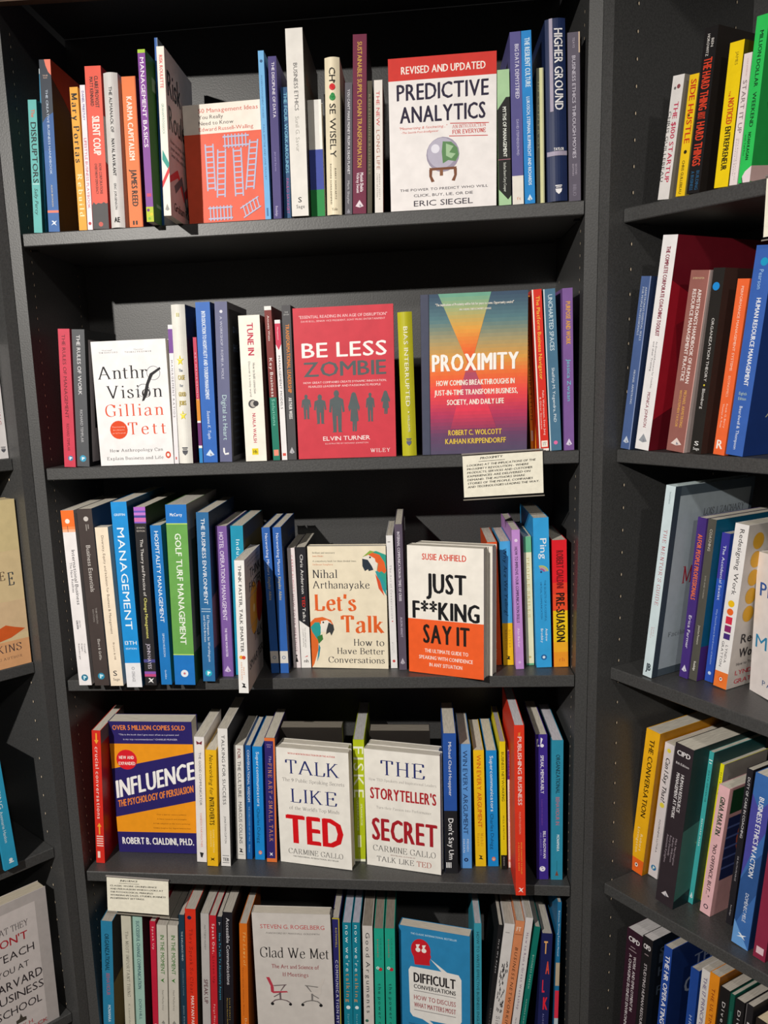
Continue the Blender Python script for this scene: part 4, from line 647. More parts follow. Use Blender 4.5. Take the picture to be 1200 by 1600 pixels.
bk(b, 3, 308.2, 324.2, (303.2, 1152), 'e9e5e4', 'white paperback with a butterfly at its top, right of the navy and orange cover', [
 ('THE GOOD COMMUNICATOR', .42, .66, .12, .54, '4a4c60'), ('VANESSA FAIRWEATHER', .42, .62, .6, .88, 'd88a7a'), ('#', [(.5, .045), (.2, .03), (.25, .06), (.5, .055), (.75, .06), (.8, .03)], '7a2a3a', 'm'), ('#', [(.3, .92), (.7, .925), (.55, .965), (.4, .96)], '2a2a2c', 'm')], yb=1347.3, w=.13)
bk(b, 3, 324.4, 342, (320.8, 1172.5), 'efba1e', 'yellow paperback with hand drawn lettering, on networking for introverts', [
 ('Networking for', .34, .7, .04, .38, '3a300c', 'bi'), ('INTROVERTS', .28, .74, .4, .64, '3a300c', 'b'), ('SOFIE LISBETH', .55, .7, .68, .88, 'f8e29a'), ('SORENSEN', .3, .44, .69, .83, 'f8e29a'), ('#', [(.3, .925), (.5, .935), (.7, .925), (.6, .94), (.7, .955), (.5, .945), (.3, .955), (.4, .94)], '1c1808', 'm')], yb=1353.7, w=.13)
bk(b, 3, 346, 361.5, (340, 1139), 'eae7e4', 'white paperback standing taller than its neighbours, TALKING FOR SUCCESS', [
 ('TALKING FOR SUCCESS', .36, .7, .045, .545, '34363c', 'b'), ('JONATHAN CLIFTON', .44, .64, .63, .83, '4a4c52'), (None, .15, .85, .92, .924, '4a4c52'), ('TEB', .18, .82, .937, .962, '34363c', 'hb'), (None, .15, .85, .972, .976, '4a4c52')], yb=1353.7, rcol='1c1c1e', w=.15, pg='cfc8ba')
bk(b, 3, 369.8, 385, (365.2, 1165), 'e4e0da', 'off white paperback with black and maroon capitals, FOR THE CULTURE', [
 ('FOR', .36, .72, .03, .115, '7a2a30', 'B'), ('THE CULTURE', .36, .72, .135, .45, '34343a', 'b'), ('MARCUS COLLINS', .36, .72, .49, .86, '34343a', 'b'), ('#', [(.3, .9), (.7, .91), (.55, .92), (.75, .94), (.3, .935), (.5, .92)], '1a1a1c', 'm'), (None, .2, .8, .955, .96, '8a8a8c')], yb=1342.8, w=.135)
bk(b, 3, 386.2, 395, (383.2, 1165), '1b5fa4', 'narrow deep blue paperback left of the bright blue one', [
 ('CONVERSATIONAL WISDOM', .3, .74, .04, .49, 'd6e6f6', 'b'), ('THE OVERLOOKED ART OF TALK', .4, .66, .53, .84, '8ab8e0'), ('Bolsover', .35, .65, .87, .94, '8ab8e0')], yb=1342.8, w=.13)
def superc(xl, xr, tp, yb, lab):
    bk(b, 3, xl, xr, tp, '1c8ad6', lab, [('Supercommunicators', .36, .68, .045, .52, 'eef6fb', 'b'), ('Charles Duhigg', .3, .62, .54, .85, '14466e', '')]+bird(.935, .55, .18), yb=yb, w=.14)
superc(399, 414.8, (394, 1167), 1343.7, 'bright blue paperback left of the orange framed navy spine')
bk(b, 3, 417.3, 434, (413, 1153.4), '342a70', 'navy paperback framed in orange, on the fine art of small talk', [
 (None, 0, 1, 0, .025, 'e2763a'), (None, 0, 1, .97, 1, 'e2763a'), (None, .84, 1, 0, 1, 'e2763a'), ('The', .4, .62, .14, .19, 'd8c8e8', 'si'), ('FINE ART', .3, .66, .2, .44, 'e8a06a', 's'), ('of', .4, .6, .46, .48, 'd8c8e8', 'si'), ('SMALL TALK', .3, .66, .5, .83, 'e8a06a', 's'), ('DEBRA', .2, .7, .05, .058, 'c8a8c8', 'h'), ('FINE', .25, .6, .067, .075, 'c8a8c8', 'h'), ('#', [(.3, .92), (.45, .93), (.6, .92), (.53, .935), (.6, .95), (.45, .94), (.3, .95), (.37, .935)], 'f4f0f6', 'm')], yb=1347.3, w=.135, rcol='3a2a50')
TT = [('TALK', .13, .86, .1, .215, '27306e', 'rs'), ('LIKE', .18, .82, .345, .46, '27306e', 'rs'), ('TED', .1, .9, .56, .82, 'd8141c', 'Br'), ('The 9 Public Speaking Secrets', .08, .93, .255, .285, '8f8c8a', 'rs'), ('of the World\'s Top Minds', .16, .85, .495, .525, '8f8c8a', 'rs'), ('CARMINE GALLO', .12, .88, .87, .915, '6a6866', 'rs'), ('THE PHENOMENAL INTERNATIONAL BESTSELLER', .18, .82, .93, .943, '6a6866', 'rb'), ('WITH A NEW INTRODUCTION FROM THE AUTHOR', .17, .82, .035, .05, 'd0504a', 'rb')]
fo(b, 3, (439, 1345.8), (550.3, 1361), 1167.3, 'f0ece4', 'cream paperback facing out, TALK and LIKE in navy serif above giant red letters', TT, t=.019)
behind(b, 3, (439, 1345.8), (550.3, 1361), 1167.3, 'efebe4', 'second copy directly behind the cover with giant red letters', .019, .0205, shift=.0, ws=.955)
fo(b, 3, 446, 553, 1137, '26221f', 'low dark book deep behind the cover with giant red letters', [], t=.03, s=(.1, .1), pg='8a8378', w=.105)
bk(b, 3, 554.6, 572.3, (551.4, 1156), 'b4c31f', 'lime green paperback between the two cream facing covers', [
 ('FISKE', .02, .98, .055, .47, 'eef0d8', 'b'), ('SPEAKING FOR', .62, .78, .52, .7, 'eef0c8', ''), ('COMMUNICATIONS', .26, .44, .47, .74, 'eef0c8', ''), (None, .3, .62, .78, .88, 'e8ecb8'), (None, .0, 1, .98, 1, 'eef0d8'), ('Macmillan', .38, .5, .9, .97, 'd8e08a')], yb=1346.3, w=.175, pg='c4c2c0')
SS = [('THE', .22, .8, .085, .205, '27306e', 'rs'), ("STORYTELLER'S", .07, .95, .315, .415, 'b0242c', 'rb'), ('SECRET', .08, .96, .57, .77, 'a8202a', 'rB'), ('How TED Speakers and Inspirational Leaders', .06, .95, .24, .262, 'a09c98', 'rs'), ('Turn their Passion into Performance', .15, .88, .475, .497, 'a09c98', 'rs'), ('CARMINE GALLO', .09, .93, .815, .865, '6a6866', 'rs'), ('BESTSELLING AUTHOR OF', .33, .66, .883, .893, '8a5a56', 'rb'), ('TALK LIKE', .14, .64, .91, .955, '5a585a', 'rs'), ('TED', .68, .87, .91, .955, 'b04a3a', 'rs')]
fo(b, 3, (573.7, 1350.7), (689.2, 1368.5), 1169.7, 'f0ece4', 'cream paperback facing out with dark red SECRET, right of the lime spine', SS, t=.019)
behind(b, 3, (573.7, 1350.7), (689.2, 1368.5), 1169.7, 'efebe4', 'second copy directly behind the cover with dark red SECRET', .019, .0205, shift=.0, ws=.955)
fo(b, 3, 582, 690, 1142, '26221f', 'low dark book deep behind the cover with dark red SECRET', [], t=.03, s=(.1, .1), pg='8a8378', w=.10)
bk(b, 3, 695.6, 716.8, (691.8, 1146.3), '2b56a8', 'blue paperback with a black lower half, advising not to say um', [
 (None, 0, 1, .545, 1, '222226'), ("Don't Say Um", .32, .72, .6, .9, 'f0f0f2', 'b'), ('Michael Chad Hoeppner', .4, .64, .06, .44, 'eef2f8', 'b'), (None, .1, .2, .92, .96, 'e8e8ea'), (None, .26, .36, .92, .96, 'e8e8ea'), (None, .42, .5, .92, .96, 'e8e8ea')], yb=1364.8, w=.14)
bk(b, 3, 720, 738.4, (717.4, 1163), '5d9ade', 'light blue copy of WIN EVERY ARGUMENT', [
 ('WIN EVERY ARGUMENT', .3, .72, .05, .72, '1b2c56', 'b'), ('MEHDI', .58, .76, .76, .86, 'dce8f6', 'b'), ('HASAN', .24, .42, .76, .87, 'dce8f6', 'b'), ('@', .5, .93, .19, '1b2c56'), ('@', .5, .93, .08, '5d9ade')], yb=1357, w=.14)
bk(b, 3, 743.4, 760.6, (739.3, 1172.5), 'efc41e', 'yellow copy of WIN EVERY ARGUMENT with red capitals', [
 ('WIN EVERY ARGUMENT', .3, .72, .04, .66, 'c8421e', 'b'), ('Mehdi', .55, .78, .71, .82, 'b87a1e', 's'), ('Hasan', .22, .44, .71, .82, 'b87a1e', 's'), ('#', [(.3, .9), (.7, .91), (.55, .92), (.75, .94), (.3, .935), (.5, .92)], '1a1a1c', 'm')], yb=1354, w=.135)
superc(762.8, 780, (759, 1173), 1354, 'bright blue paperback right of the yellow argument book')
bk(b, 3, 783.3, 792.8, (780.2, 1159), 'eedc1c', 'narrow lemon yellow paperback with a black foot, BUSINESS NETWORKING', [
 ('BUSINESS NETWORKING', .3, .76, .08, .46, '2a2810', 'b'), ('WILL KINTISH', .4, .68, .57, .76, '2a2810', 'b'), (None, 0, 1, .885, 1, '1c1c1c'), ('PEARSON', .4, .6, .9, .97, 'b8b8b8')], yb=1358.8, w=.16, pg='b4b2b8')
bk(b, 3, 793.8, 799.5, (792.8, 1173.5), 'efebe2', 'narrow white paperback with a violet top third beside the tall red one', [
 (None, 0, 1, 0, .24, '5a2a8a'), ('Supertalk', .4, .68, .03, .21, 'e4daf0', 'b'), ('How Successful Meetings', .4, .64, .28, .6, '6a6460'), ('Caroline Goyder', .4, .6, .64, .85, '9a9490')]+bird(.94, .5, .3), yb=1355.9, w=.135)
bk(b, 3, 806.0, 822.3, (803, 1133.6), 'e23a24', 'tall red paperback standing forward over the shelf edge, PUBLISHING BUSINESS', [
 ('THE', .4, .62, .04, .06, 'f0b04a'), ('PUBLISHING BUSINESS', .34, .74, .065, .46, 'f6ece6', 'b'), ('FOURTH EDITION', .4, .6, .5, .63, 'f0a08a'), ('FROM CONCEPT TO SALES', .56, .68, .68, .87, 'f0c04a'), ('A PRACTICAL GUIDE', .3, .42, .68, .85, 'f0c04a')]+runner('f8f0ec', .965), s=-.03, w=.185, rcol='a82418', pg='cfccd0')
bk(b, 3, 838.6, 858, (836.2, 1148), '402c8e', 'purple paperback with big white quote marks, on speaking memorably', [
 ('SPEAK, MEMORABLY', .42, .7, .14, .4, 'f0ecf6', 'b'), ('Lessons from the speaker', .46, .6, .44, .62, '7a4aa0'), ('BILL McGOWAN', .58, .82, .66, .85, 'f0ecf6', 'b'), ('AND JULIANA SILVA', .34, .46, .67, .83, '9a8ad0'), ('@', .22, .075, .11, 'f0ecf6'), ('@', .56, .075, .15, 'f0ecf6'), ('#', [(.46, .02), (.62, .03), (.5, .06), (.42, .07)], 'f0ecf6', 'm'), ('#', [(.12, .03), (.26, .03), (.18, .06), (.11, .07)], 'f0ecf6', 'm'), ('@', .5, .925, .25, 'f0ecf6'), ('@', .46, .915, .05, '402c8e'), ('@', .54, .93, .05, '402c8e')], yb=1374.4, w=.15)
bk(b, 3, 861, 879.8, (862, 1157), '2f8fae', 'teal paperback at the right end of the fourth shelf', [
 ('ORGANIZATIONAL', .38, .74, .1, .375, '1f3a4a', 'b'), ('BEHAVIOUR IN', .38, .72, .4, .6, 'c86a7a', ''), ('MCNAMARA', .48, .72, .67, .79, 'e4f0f4', 'b'), ('#', [(.35, .97), (.5, .93), (.65, .97)], '7a4a3a', 'm'), (None, .48, .52, .86, .93, '246a80')], yb=1375, w=.16, pg='d4d0d8')

# ================================================================ middle bookcase, fifth shelf (feet below the frame)
GROUP = 'books on the fifth shelf of the middle bookcase'
def b5(top, topr, lo, lor, col, label, els=(), s=.012, w=None, pg='b9b2a8', bay=MAIN, row=4, **k):
    """like bk, but measured at y = 1600 because the foot lies outside the picture"""
    T = bay.hitY(top[0], top[1], s); T2 = bay.hitY(topr, top[1], s); Lo = bay.hitY(lo, 1600, s)
    d = (T-Lo).normalized()
    if 'lean' in k: d = V((math.sin(k['lean']), 0, math.cos(k['lean'])))
    zz = bay.z(row, T.x); P = T-d*((T.z-zz)/d.z); az = V((d.x, 0, d.z)).normalized(); ax = V((az.z, 0, -az.x))
    t = (T2-T).length*az.z*.95; h = (T-P).length
    P.z = max(bay.z(row, P.x), bay.z(row, P.x+t))+.0003
    if az.x > 0: P.z += t*az.x
    w = min(w or min(h*.67, .18), .235-s)
    return make_book(mk_matrix(bay, P, ax, V((0, 1, 0)), az), t, w, h, col, label, els, GROUP, k.get('hard', 0), k.get('rcol'), pg)
b5((157.5, 1440), 176, 162, 180.7, '2a7fa6', 'teal blue paperback at the left end of the fifth shelf', [('ORGANIZATIONAL', .3, .7, .1, .4, '123a50', 'b'), ('BEHAVIOUR', .36, .7, .42, .6, 'a8566a', ''), ('MCNAMARA', .45, .7, .68, .82, 'd0dfe8', 'b'), (None, 0, 1, .5, 1, '8a7a50', 'r')], rcol='2c2c30')
b5((189, 1431), 205, 196, 209.8, 'c9c5b4', 'pale grey green paperback below the hanging note card', [('The MOST IMPORTANT THING', .36, .66, .12, .62, '4a4a40', 's'), ('K. Leonardson', .4, .6, .68, .86, '7a7a70')], w=.13)
b5((207, 1431), 222.6, 213.2, 228.5, '9cc0b4', 'pale aqua paperback below the right edge of the hanging note card', [('SUCCESSFUL CHANGE COMMUNICATION', .34, .7, .04, .56, '3f5f6a', 'b'), ('DON HILL', .36, .66, .64, .8, '3f5f6a', 'b')], rcol='3c3a40', w=.15)
b5((233.8, 1440), 243, 239.2, 247, 'c0203c', 'narrow crimson paperback left of the two green lettered ones', [('Speak Up', .38, .7, .04, .22, 'f0d0d0', 'b'), ('@', .5, .83, .3, 'd8b0a8')], w=.14)
for tp, tr, lo, lr, lb in (((244.8, 1446), 261, 248, 264, 'left copy of the two cream spines with green capitals'), ((261.8, 1446.5), 278.3, 264.8, 280.8, 'right copy of the two cream spines with green capitals')):
    b5(tp, tr, lo, lr, 'cbc6bb', lb, [('IN THE MOMENT', .34, .74, .08, .4, '3f7a34', 'b'), ('#', [(.7, .43), (.3, .45), (.7, .47), (.55, .45)], '3f7a34', 'm'), ('Neil Mullarkey', .42, .6, .53, .7, '6a6a62')]+drop('8a887e', .8, s=.2), w=.14)
b5((278.9, 1430), 288.2, 284, 292.5, '1f3a4c', 'dark petrol paperback left of the bright red one, fifth shelf', [('THE INFLUENCE MIND', .36, .66, .12, .34, 'b0c4cc', 'b'), ('COMMUNICATION', .4, .6, .4, .6, '7a98a8'), ('Jonas Altman', .4, .62, .68, .85, 'b0c4cc')], w=.15)
b5((288.8, 1421), 306.3, 293, 311.6, 'd8321e', 'bright red paperback in the left part of the fifth shelf', [('@', .4, .06, .2, '20264a'), ('They Speak So Clear', .36, .66, .14, .6, '7a1a14', 's'), ('MARYAN PARSA', .4, .7, .62, .88, 'f0dcd4', 'B')], w=.16, rcol='3a3428')
b5((313.4, 1428), 326.6, 317.2, 330, 'b8b4b2', 'grey white paperback right of the bright red one', [('MATTHEW HUSSEY', .4, .6, .08, .26, '5a5a5c', 'i'), ('SPEAK UP', .25, .75, .48, .66, '5a2a30', 'b'), ('@', .5, .9, .25, '6a6a6c')], w=.15)
b5((327, 1431), 338, 330.4, 340.6, 'c32430', 'red paperback left of the black ones, Speak Out in white', [('Speak Out,', .38, .75, .06, .28, 'f4e4e2', 'b'), ('Listen Up', .38, .72, .3, .5, '6a1218', 'b'), ('Paige Morgan', .4, .66, .66, .85, 'f0c8c4'), (None, .2, .8, .92, .98, 'e8a8a0')], w=.15)
b5((338.6, 1433), 347.3, 341.2, 350, '20242e', 'narrow black paperback with light blue title on talking to anyone', [('How To Talk To Absolutely Anyone', .34, .7, .12, .62, '4ab0d0', 'b'), ('T', .3, .7, .04, .06, 'e0e0e0', 'h')], w=.15)
b5((347.6, 1426), 363.6, 350.6, 366, '1d1b22', 'black paperback with white title, Accessible Communications', [('Accessible Communications', .36, .7, .04, .52, 'd8d6dc', ''), ('Lisa Riemers', .56, .68, .62, .78, 'c8a84a'), ('Matisse Hamel-Nelis', .3, .42, .62, .82, 'c8a84a')], w=.16, rcol='1c1618')
b5((373.8, 1443.5), 386.6, 377, 389.6, 'd8701e', 'orange paperback left of the chairs cover, The Laws', [('The Laws of', .46, .78, .06, .32, 'f0c87a', 'si'), ('Conversation, Influence, Mindset', .3, .46, .34, .72, '6a2a0c', ''), ('David', .5, .75, .74, .88, 'f0d8a0', 's')], w=.13)
CH = [('STEVEN G. ROGELBERG', .1, .92, .075, .105, 'c04a4e', 'r'), ('FOREWORD BY MARSHALL GOLDSMITH', .17, .85, .13, .142, '6a6664', 'ri'), ('Glad We Met', .08, .96, .235, .305, '191719', 'rs'), ('The Art and Science of', .22, .83, .35, .38, '9a4a50', 'r'), ('1:1 Meetings', .36, .69, .405, .435, '9a4a50', 'r')]
def chair(u0, sg, c, c2):
    q = lambda x, y: (u0+sg*x*.42, .445+y*.235)
    P_ = lambda pts, cc: ('#', [q(x, y) for x, y in pts], cc, 'r')
    return [P_([(0, 0), (.1, 0), (.22, .27), (.14, .3)], c), P_([(.12, .28), (.22, .28), (.22, .42), (.62, .4), (.66, .44), (.2, .48), (.13, .44)], c), P_([(.2, .24), (.62, .2), (.62, .225), (.24, .265)], c2), P_([(.55, .22), (.6, .22), (.45, .4), (.42, .4)], c2),
            P_([(.38, .45), (.44, .45), (.44, .68), (.39, .68)], c2), P_([(.12, .76), (.24, .67), (.42, .64), (.62, .68), (.75, .76), (.72, .77), (.58, .7), (.42, .67), (.26, .7), (.16, .77)], c2), ('@', u0+sg*.065, .633, .022, '1c1c1e', 'r'), ('@', u0+sg*.3, .633, .02, '1c1c1e', 'r'), P_([(.38, .48), (.42, .49), (.22, .6), (.2, .58)], c2)]
CH += chair(.14, 1, 'b83a4c', '6a5a5e')+chair(.9, -1, 'cfc8c2', '7a7674')
def f5(tl, tr, lo, col, label, els, t, s, bay=MAIN, row=4, **k):
    """facing-out book measured along its top edge; lo: column of the left edge at y = 1600"""
    P = bay.hitY(tl[0], tl[1], s); 
    a_, b_ = s-.08, s+.08
    for _ in range(40):
        m = (a_+b_)/2; Q = bay.hitY(tr[0], tr[1], m)
        if Q.z > P.z: a_ = m
        else: b_ = m
    if k.get('s2') is not None: Q = bay.hitY(tr[0], tr[1], k['s2'])
    d = Q-P; d.z = 0; w = d.length; ay = d.normalized(); zz = max(bay.z(row, P.x), bay.z(row, Q.x)); h = P.z-zz-.0003; az = V((0, 0, 1)); ax = ay.cross(az)
    o = V((P.x, P.y, zz+.0003))-ax*t
    return make_book(mk_matrix(bay, o, ax, ay, az), t, w, h, col, label, els, GROUP, 0, None, k.get('pg', 'cfc6b8'))
f5((393, 1426), (515.5, 1421.7), 395, 'cfc9c4', 'pale grey paperback facing out with a red and a white office chair', CH, .022, .006, s2=.006)
b5((518.8, 1434.6), 530.6, 522.3, 533.5, '2b2a6a', 'navy paperback with white capitals right of the chairs cover', [('ROTHWELL', .4, .66, .07, .21, 'c8b84a', 'b'), ('COMMUNICATION MYTHS', .36, .72, .3, .85, 'dcdcea', 'b'), (None, 0, 1, 0, .008, 'c8b82a'), (None, .86, 1, 0, 1, 'b8a82a')], w=.15)
for tp, tr, lo, lr, lb in (((535, 1442), 549.3, 538.2, 551.5, 'left copy of the two teal spines about talking'), ((550, 1442), 563, 552, 565.8, 'right copy of the two teal spines about talking')):
    b5(tp, tr, lo, lr, '167f96', lb, [("now we're", .3, .74, .02, .36, 'e4eef0', 'b'), ('talking', .3, .74, .375, .59, 'd89a4a', 'b'), ('@', .5, .63, .24, 'e4eef0'), ('Sarah Rozenthuler', .4, .62, .68, .96, '8ac4d0')], w=.16, pg='b4b4c2')
b5((566, 1447), 582.6, 569, 585.4, 'd4cdc8', 'pale grey paperback with black title and red dot, Good Arguments', [('Good Arguments', .3, .72, .05, .66, '2a2a2e', ''), ('@', .7, .77, .2, 'c8321e'), ('@', .3, .72, .17, '3f6a5a'), ('Bo', .38, .62, .81, .84, '2a2a2e', 'h'), ('Seo', .3, .7, .865, .895, '2a2a2e', 'h')], w=.14, pg='8f857a')
for tp, tr, lo, lr, lb in (((584.2, 1451), 600, 586.8, 602.6, 'left copy of the two sea green spines on words'), ((601, 1451), 617.4, 603.6, 619.6, 'right copy of the two sea green spines on words')):
    b5(tp, tr, lo, lr, '22a48c', lb, [('the power of words', .34, .68, .42, .96, '12343a', ''), ('VIRGINIA', .6, .76, .07, .24, '1a7a6a'), ('SIGNED', .3, .44, .08, .22, 'b04a4a'), ('@', .62, .31, .2, 'b8323a'), ('@', .34, .3, .17, 'd8ece6'), ('@', .34, .3, .07, '22a48c')], w=.14, pg='8f857a')
DC = [('THE CLASSIC INTERNATIONAL BESTSELLER', .17, .82, .04, .055, 'c0dcec', 'rb'), ('@', .31, .17, .14, 'c81f2c', 'ro'), ('#', [(.2, .2), (.42, .2), (.44, .28), (.22, .29)], 'c81f2c', 'r'), ('#', [(.42, .14), (.455, .21), (.43, .25), (.38, .24)], 'c81f2c', 'r'), ('@', .27, .17, .035, 'f4efe8', 'r'), ('@', .355, .17, .035, 'f4efe8', 'r'), ('#', [(.24, .13), (.3, .125), (.26, .17)], 'f4efe8', 'r'), ('#', [(.33, .13), (.385, .125), (.345, .17)], 'f4efe8', 'r'),
 ('#', [(.13, .34), (.16, .31), (.6, .31), (.44, .225), (.68, .31), (.84, .315), (.88, .35), (.88, .68), (.84, .72), (.42, .72), (.62, .8), (.32, .72), (.18, .71), (.14, .68)], 'e9e6e2', 'r'), ('DIFFICULT', .2, .8, .35, .43, '1f1c20', 'rB'), ('CONVERSATIONS', .2, .8, .445, .48, '1f1c20', 'rb'), (None, .2, .8, .495, .5, '8a8688', 'r'), ('HOW TO DISCUSS', .2, .8, .53, .57, 'a8585c', 'r'), ('WHAT MATTERS MOST', .2, .8, .59, .63, 'a8585c', 'r'), (None, .2, .8, .65, .655, '8a8688', 'r'),
 ('DOUGLAS STONE', .12, .36, .765, .777, '173a5a', 'r'), ('BRUCE PATTON', .12, .36, .79, .802, '173a5a', 'r'), ('SHEILA HEEN', .12, .36, .815, .827, '173a5a', 'r'), ('@', .7, .9, .16, 'c81f2c', 'ro'), (None, .55, .86, .79, .9, 'c81f2c', 'r')]
f5((623, 1445), (734.2, 1463.7), 624.5, '2c84b8', 'blue paperback facing out with a red head and a white speech bubble', DC, .022, .034)
b5((740.8, 1443), 752.8, 741.5, 752.3, '3a9ab0', 'narrow turquoise paperback on effective business English', [('HOW TO WRITE EFFECTIVE BUSINESS ENGLISH', .32, .7, .06, .75, '16384a', 'b'), ('Fiona Talbot', .4, .6, .8, .95, '16384a')], w=.17, pg='b4b2b8')
b5((779, 1446), 786.4, 761, 767, '1f1f21', 'narrow black paperback leaning right, How We Argue', [('How We Argue', .4, .68, .1, .34, 'c8c6c8', 'i'), ('Lewis Carswell', .4, .6, .6, .8, '8a8888')], w=.13)
b5((788.4, 1444.5), 805.5, 768.3, 783.6, 'd8d4d2', 'white paperback covered with black scribbles, leaning right', [(None, .2, .6, .06, .063, '4a4a4a'), ('Simply Said', .36, .72, .66, .92, '2c2a2e', 's')]
 +[('#', [(x_, y_), (x_+.1, y_+.012), (x_+.04, y_+.03), (x_-.02, y_+.022), (x_+.03, y_+.018)], '2a282c', 'm') for x_, y_ in [(random.uniform(.15, .8), random.uniform(.24, .62)) for _ in range(46)]], w=.14)
b5((806.2, 1440), 821, 784, 799.2, 'd88a5e', 'salmon paperback with black italic capitals, leaning right', [('BUSINESS NETWORKING', .34, .68, .18, .77, '2a1c14', 'bi'), ('FT', .2, .7, .04, .07, 'f0d8c4', 'hb'), (None, .1, .9, .09, .094, '8a4a2c'), (None, .1, .9, .82, .824, '8a4a2c'), ('Will Kintish', .4, .6, .86, .97, 'a8321e')], w=.16)
b5((821.8, 1435), 833.8, 800, 811.8, 'd9d4d4', 'pale paperback leaning right, How to Run a Great Workshop', [('How to Run a Great Workshop', .36, .68, .1, .62, '6a3a6a', ''), ('Nikki Highmore Sims', .4, .6, .68, .95, '4a4a50')], w=.16)
b5((835.6, 1449), 845, 813, 822.6, '0f7266', 'dark green paperback leaning right beside the pale workshop one', [('BUSINESS SPEECH', .36, .66, .2, .44, 'a8d0c4', ''), ('HANNEKE GOW', .4, .6, .52, .7, 'a8d0c4')], w=.15)
b5((846.8, 1459), 864.5, 840, 858.5, '1f2458', 'navy paperback with tumbling orange letters spelling TALK', [('T', .25, .6, .05, .15, 'e8b06a', 'h'), ('A', .5, .85, .2, .3, 'e0503a', 'hb'), ('L', .25, .5, .34, .44, 'e0304a', 'hb'), ('K', .4, .85, .47, .57, 'e0283a', 'hb'), ('ALISON WOOD BROOKS', .42, .58, .6, .95, '8a8ac0')], w=.14)
b5((871.4, 1410), 878, 865.5, 871, '1f6c9a', 'very thin tall booklet banded blue, pink and white, last on the fifth shelf', [('Business Writing Pocket Manual', .3, .7, .05, .32, 'd0e4f0', 'b'), (None, 0, 1, .36, .5, 'b8a890'), (None, 0, 1, .53, .7, 'd8304a'), (None, 0, 1, .7, 1, 'b8c8d0')], w=.17)

# ================================================================ right-hand bookcase
b = RB
GROUP = 'books on the top shelf of the right bookcase'
bk(b, 0, 1027.5, 1046, (1052, 122), 'e0dcda', 'white paperback leaning at the left end of the right bookcase, magenta startup title', [
 ('THE $100 STARTUP', .4, .8, .21, .86, 'c02a50', 'B'), ('CHRIS GUILLEBEAU', .0, .26, .28, .85, '2c2c2e', 'b'), ('@', .6, .09, .15, '8a4a50'), ('@', .3, .1, .1, '6a6a6a')], rcol='8f8a80', w=.13)
bk(b, 0, 1055.5, 1070.5, (1078, 119.5), 'efc61e', 'yellow paperback with red capitals SIDE HUSTLE', [
 ('SIDE HUSTLE', .22, .84, .04, .56, 'c8321e', 'B'), ('@', .5, .63, .17, '2a2410'), ('@', .42, .33, .1, '2a2410'), ('CHRIS GUILLEBEAU', .3, .6, .7, .98, '3a3010')], rcol='a89a50', w=.13)
bk(b, 0, 1072.5, 1093.7, (1102, 47), '1c1a1b', 'thick black hardback with tall red lettering, top shelf of the right bookcase', [
 ('BEN', .58, .78, .07, .12, 'd8d4d0', 'b'), ('HOROWITZ', .26, .46, .04, .17, 'd8d4d0', 'b'), ('THE HARD THING', .2, .84, .18, .49, 'd8432a', 'B'), ('ABOUT', .2, .8, .5, .545, 'd8432a', 'b'), ('HARD THINGS', .2, .84, .56, .83, 'd8432a', 'B'), ('BUILDING', .6, .85, .86, .98, '2a5a80', 'b'), ('A BUSINESS', .2, .45, .86, .98, '2a5a80', 'b')], hard=1, rcol='26211f', w=.155)
bk(b, 0, 1115.5, 1138.7, (1141, 70), 'f0cf12', 'bright yellow paperback with red and black title, a noticed entrepreneur', [
 ('JAMES', .5, .7, .07, .16, '8a7a1a'), ('THE', .3, .44, .33, .37, 'c8421e', 'b'), ('NOTICED', .34, .76, .38, .56, 'c8421e', 'B'), ('ENTREPRENEUR', .34, .76, .575, .88, '2a2610', 'B')], rcol='5a5210', w=.14)
bk(b, 0, 1139.2, 1152, (1163, 86), 'e9dcdc', 'pinkish white paperback beside the green hardback, START IT UP', [
 ('START IT UP', .26, .8, .2, .6, '7a6a6c', 'b'), ('LUKE JOHNSON', .5, .64, .04, .17, 'c89a9c'), ('Why Running Your Own', .5, .64, .64, .96, '9a8a8c'), ('Business is Easier', .25, .4, .64, .93, '9a8a8c')], w=.13)
bk(b, 0, 1152.8, 1172.5, (1183, 28), '2fc35a', 'bright green hardback with black capitals, MILLION DOLLAR WEEKEND', [
 ('MILLION DOLLAR', .4, .72, .09, .42, '12301c', 'B'), ('WEEKEND', .4, .72, .45, .66, '12301c', 'B'), ('NOAH KAGAN', .4, .66, .69, .86, '12301c', 'B'), ('with Tahl Raz', .14, .28, .7, .83, '12301c'), ('#', [(.4, 1), (.3, .96), (.5, .93), (1, .9), (1, 1)], 'e9d8de'), ('#', [(0, .9), (1, .82), (1, .99), (0, .995)], 'dcb9b4', 'r'), ('#', [(.4, 1), (.28, .965), (.24, .97), (.34, 1)], '3a1a3a'), ('WEEKEND', .1, .9, .5, .62, '1a7a34', 'rB')], rcol='23a048', w=.15)
GROUP = 'books on the second shelf of the right bookcase'
bk(b, 1, 969.6, 985, (1002.3, 434), '4d6496', 'slate blue slim paperback, first at the left of its shelf in the right bookcase', [
 ("ARMSTRONG'S ESSENTIAL SKILLS", .54, .74, .06, .36, 'c4cede', 'b'), ('FOR PEOPLE PROFESSIONALS', .24, .44, .06, .33, 'c4cede', 'b'), ('MICHAEL ARMSTRONG', .4, .6, .53, .73, 'c4cede', 'b'), (None, .9, 1, 0, 1, '8a9ac0')]+drop('c4cede', .945), rcol='2a3a5e', w=.15)
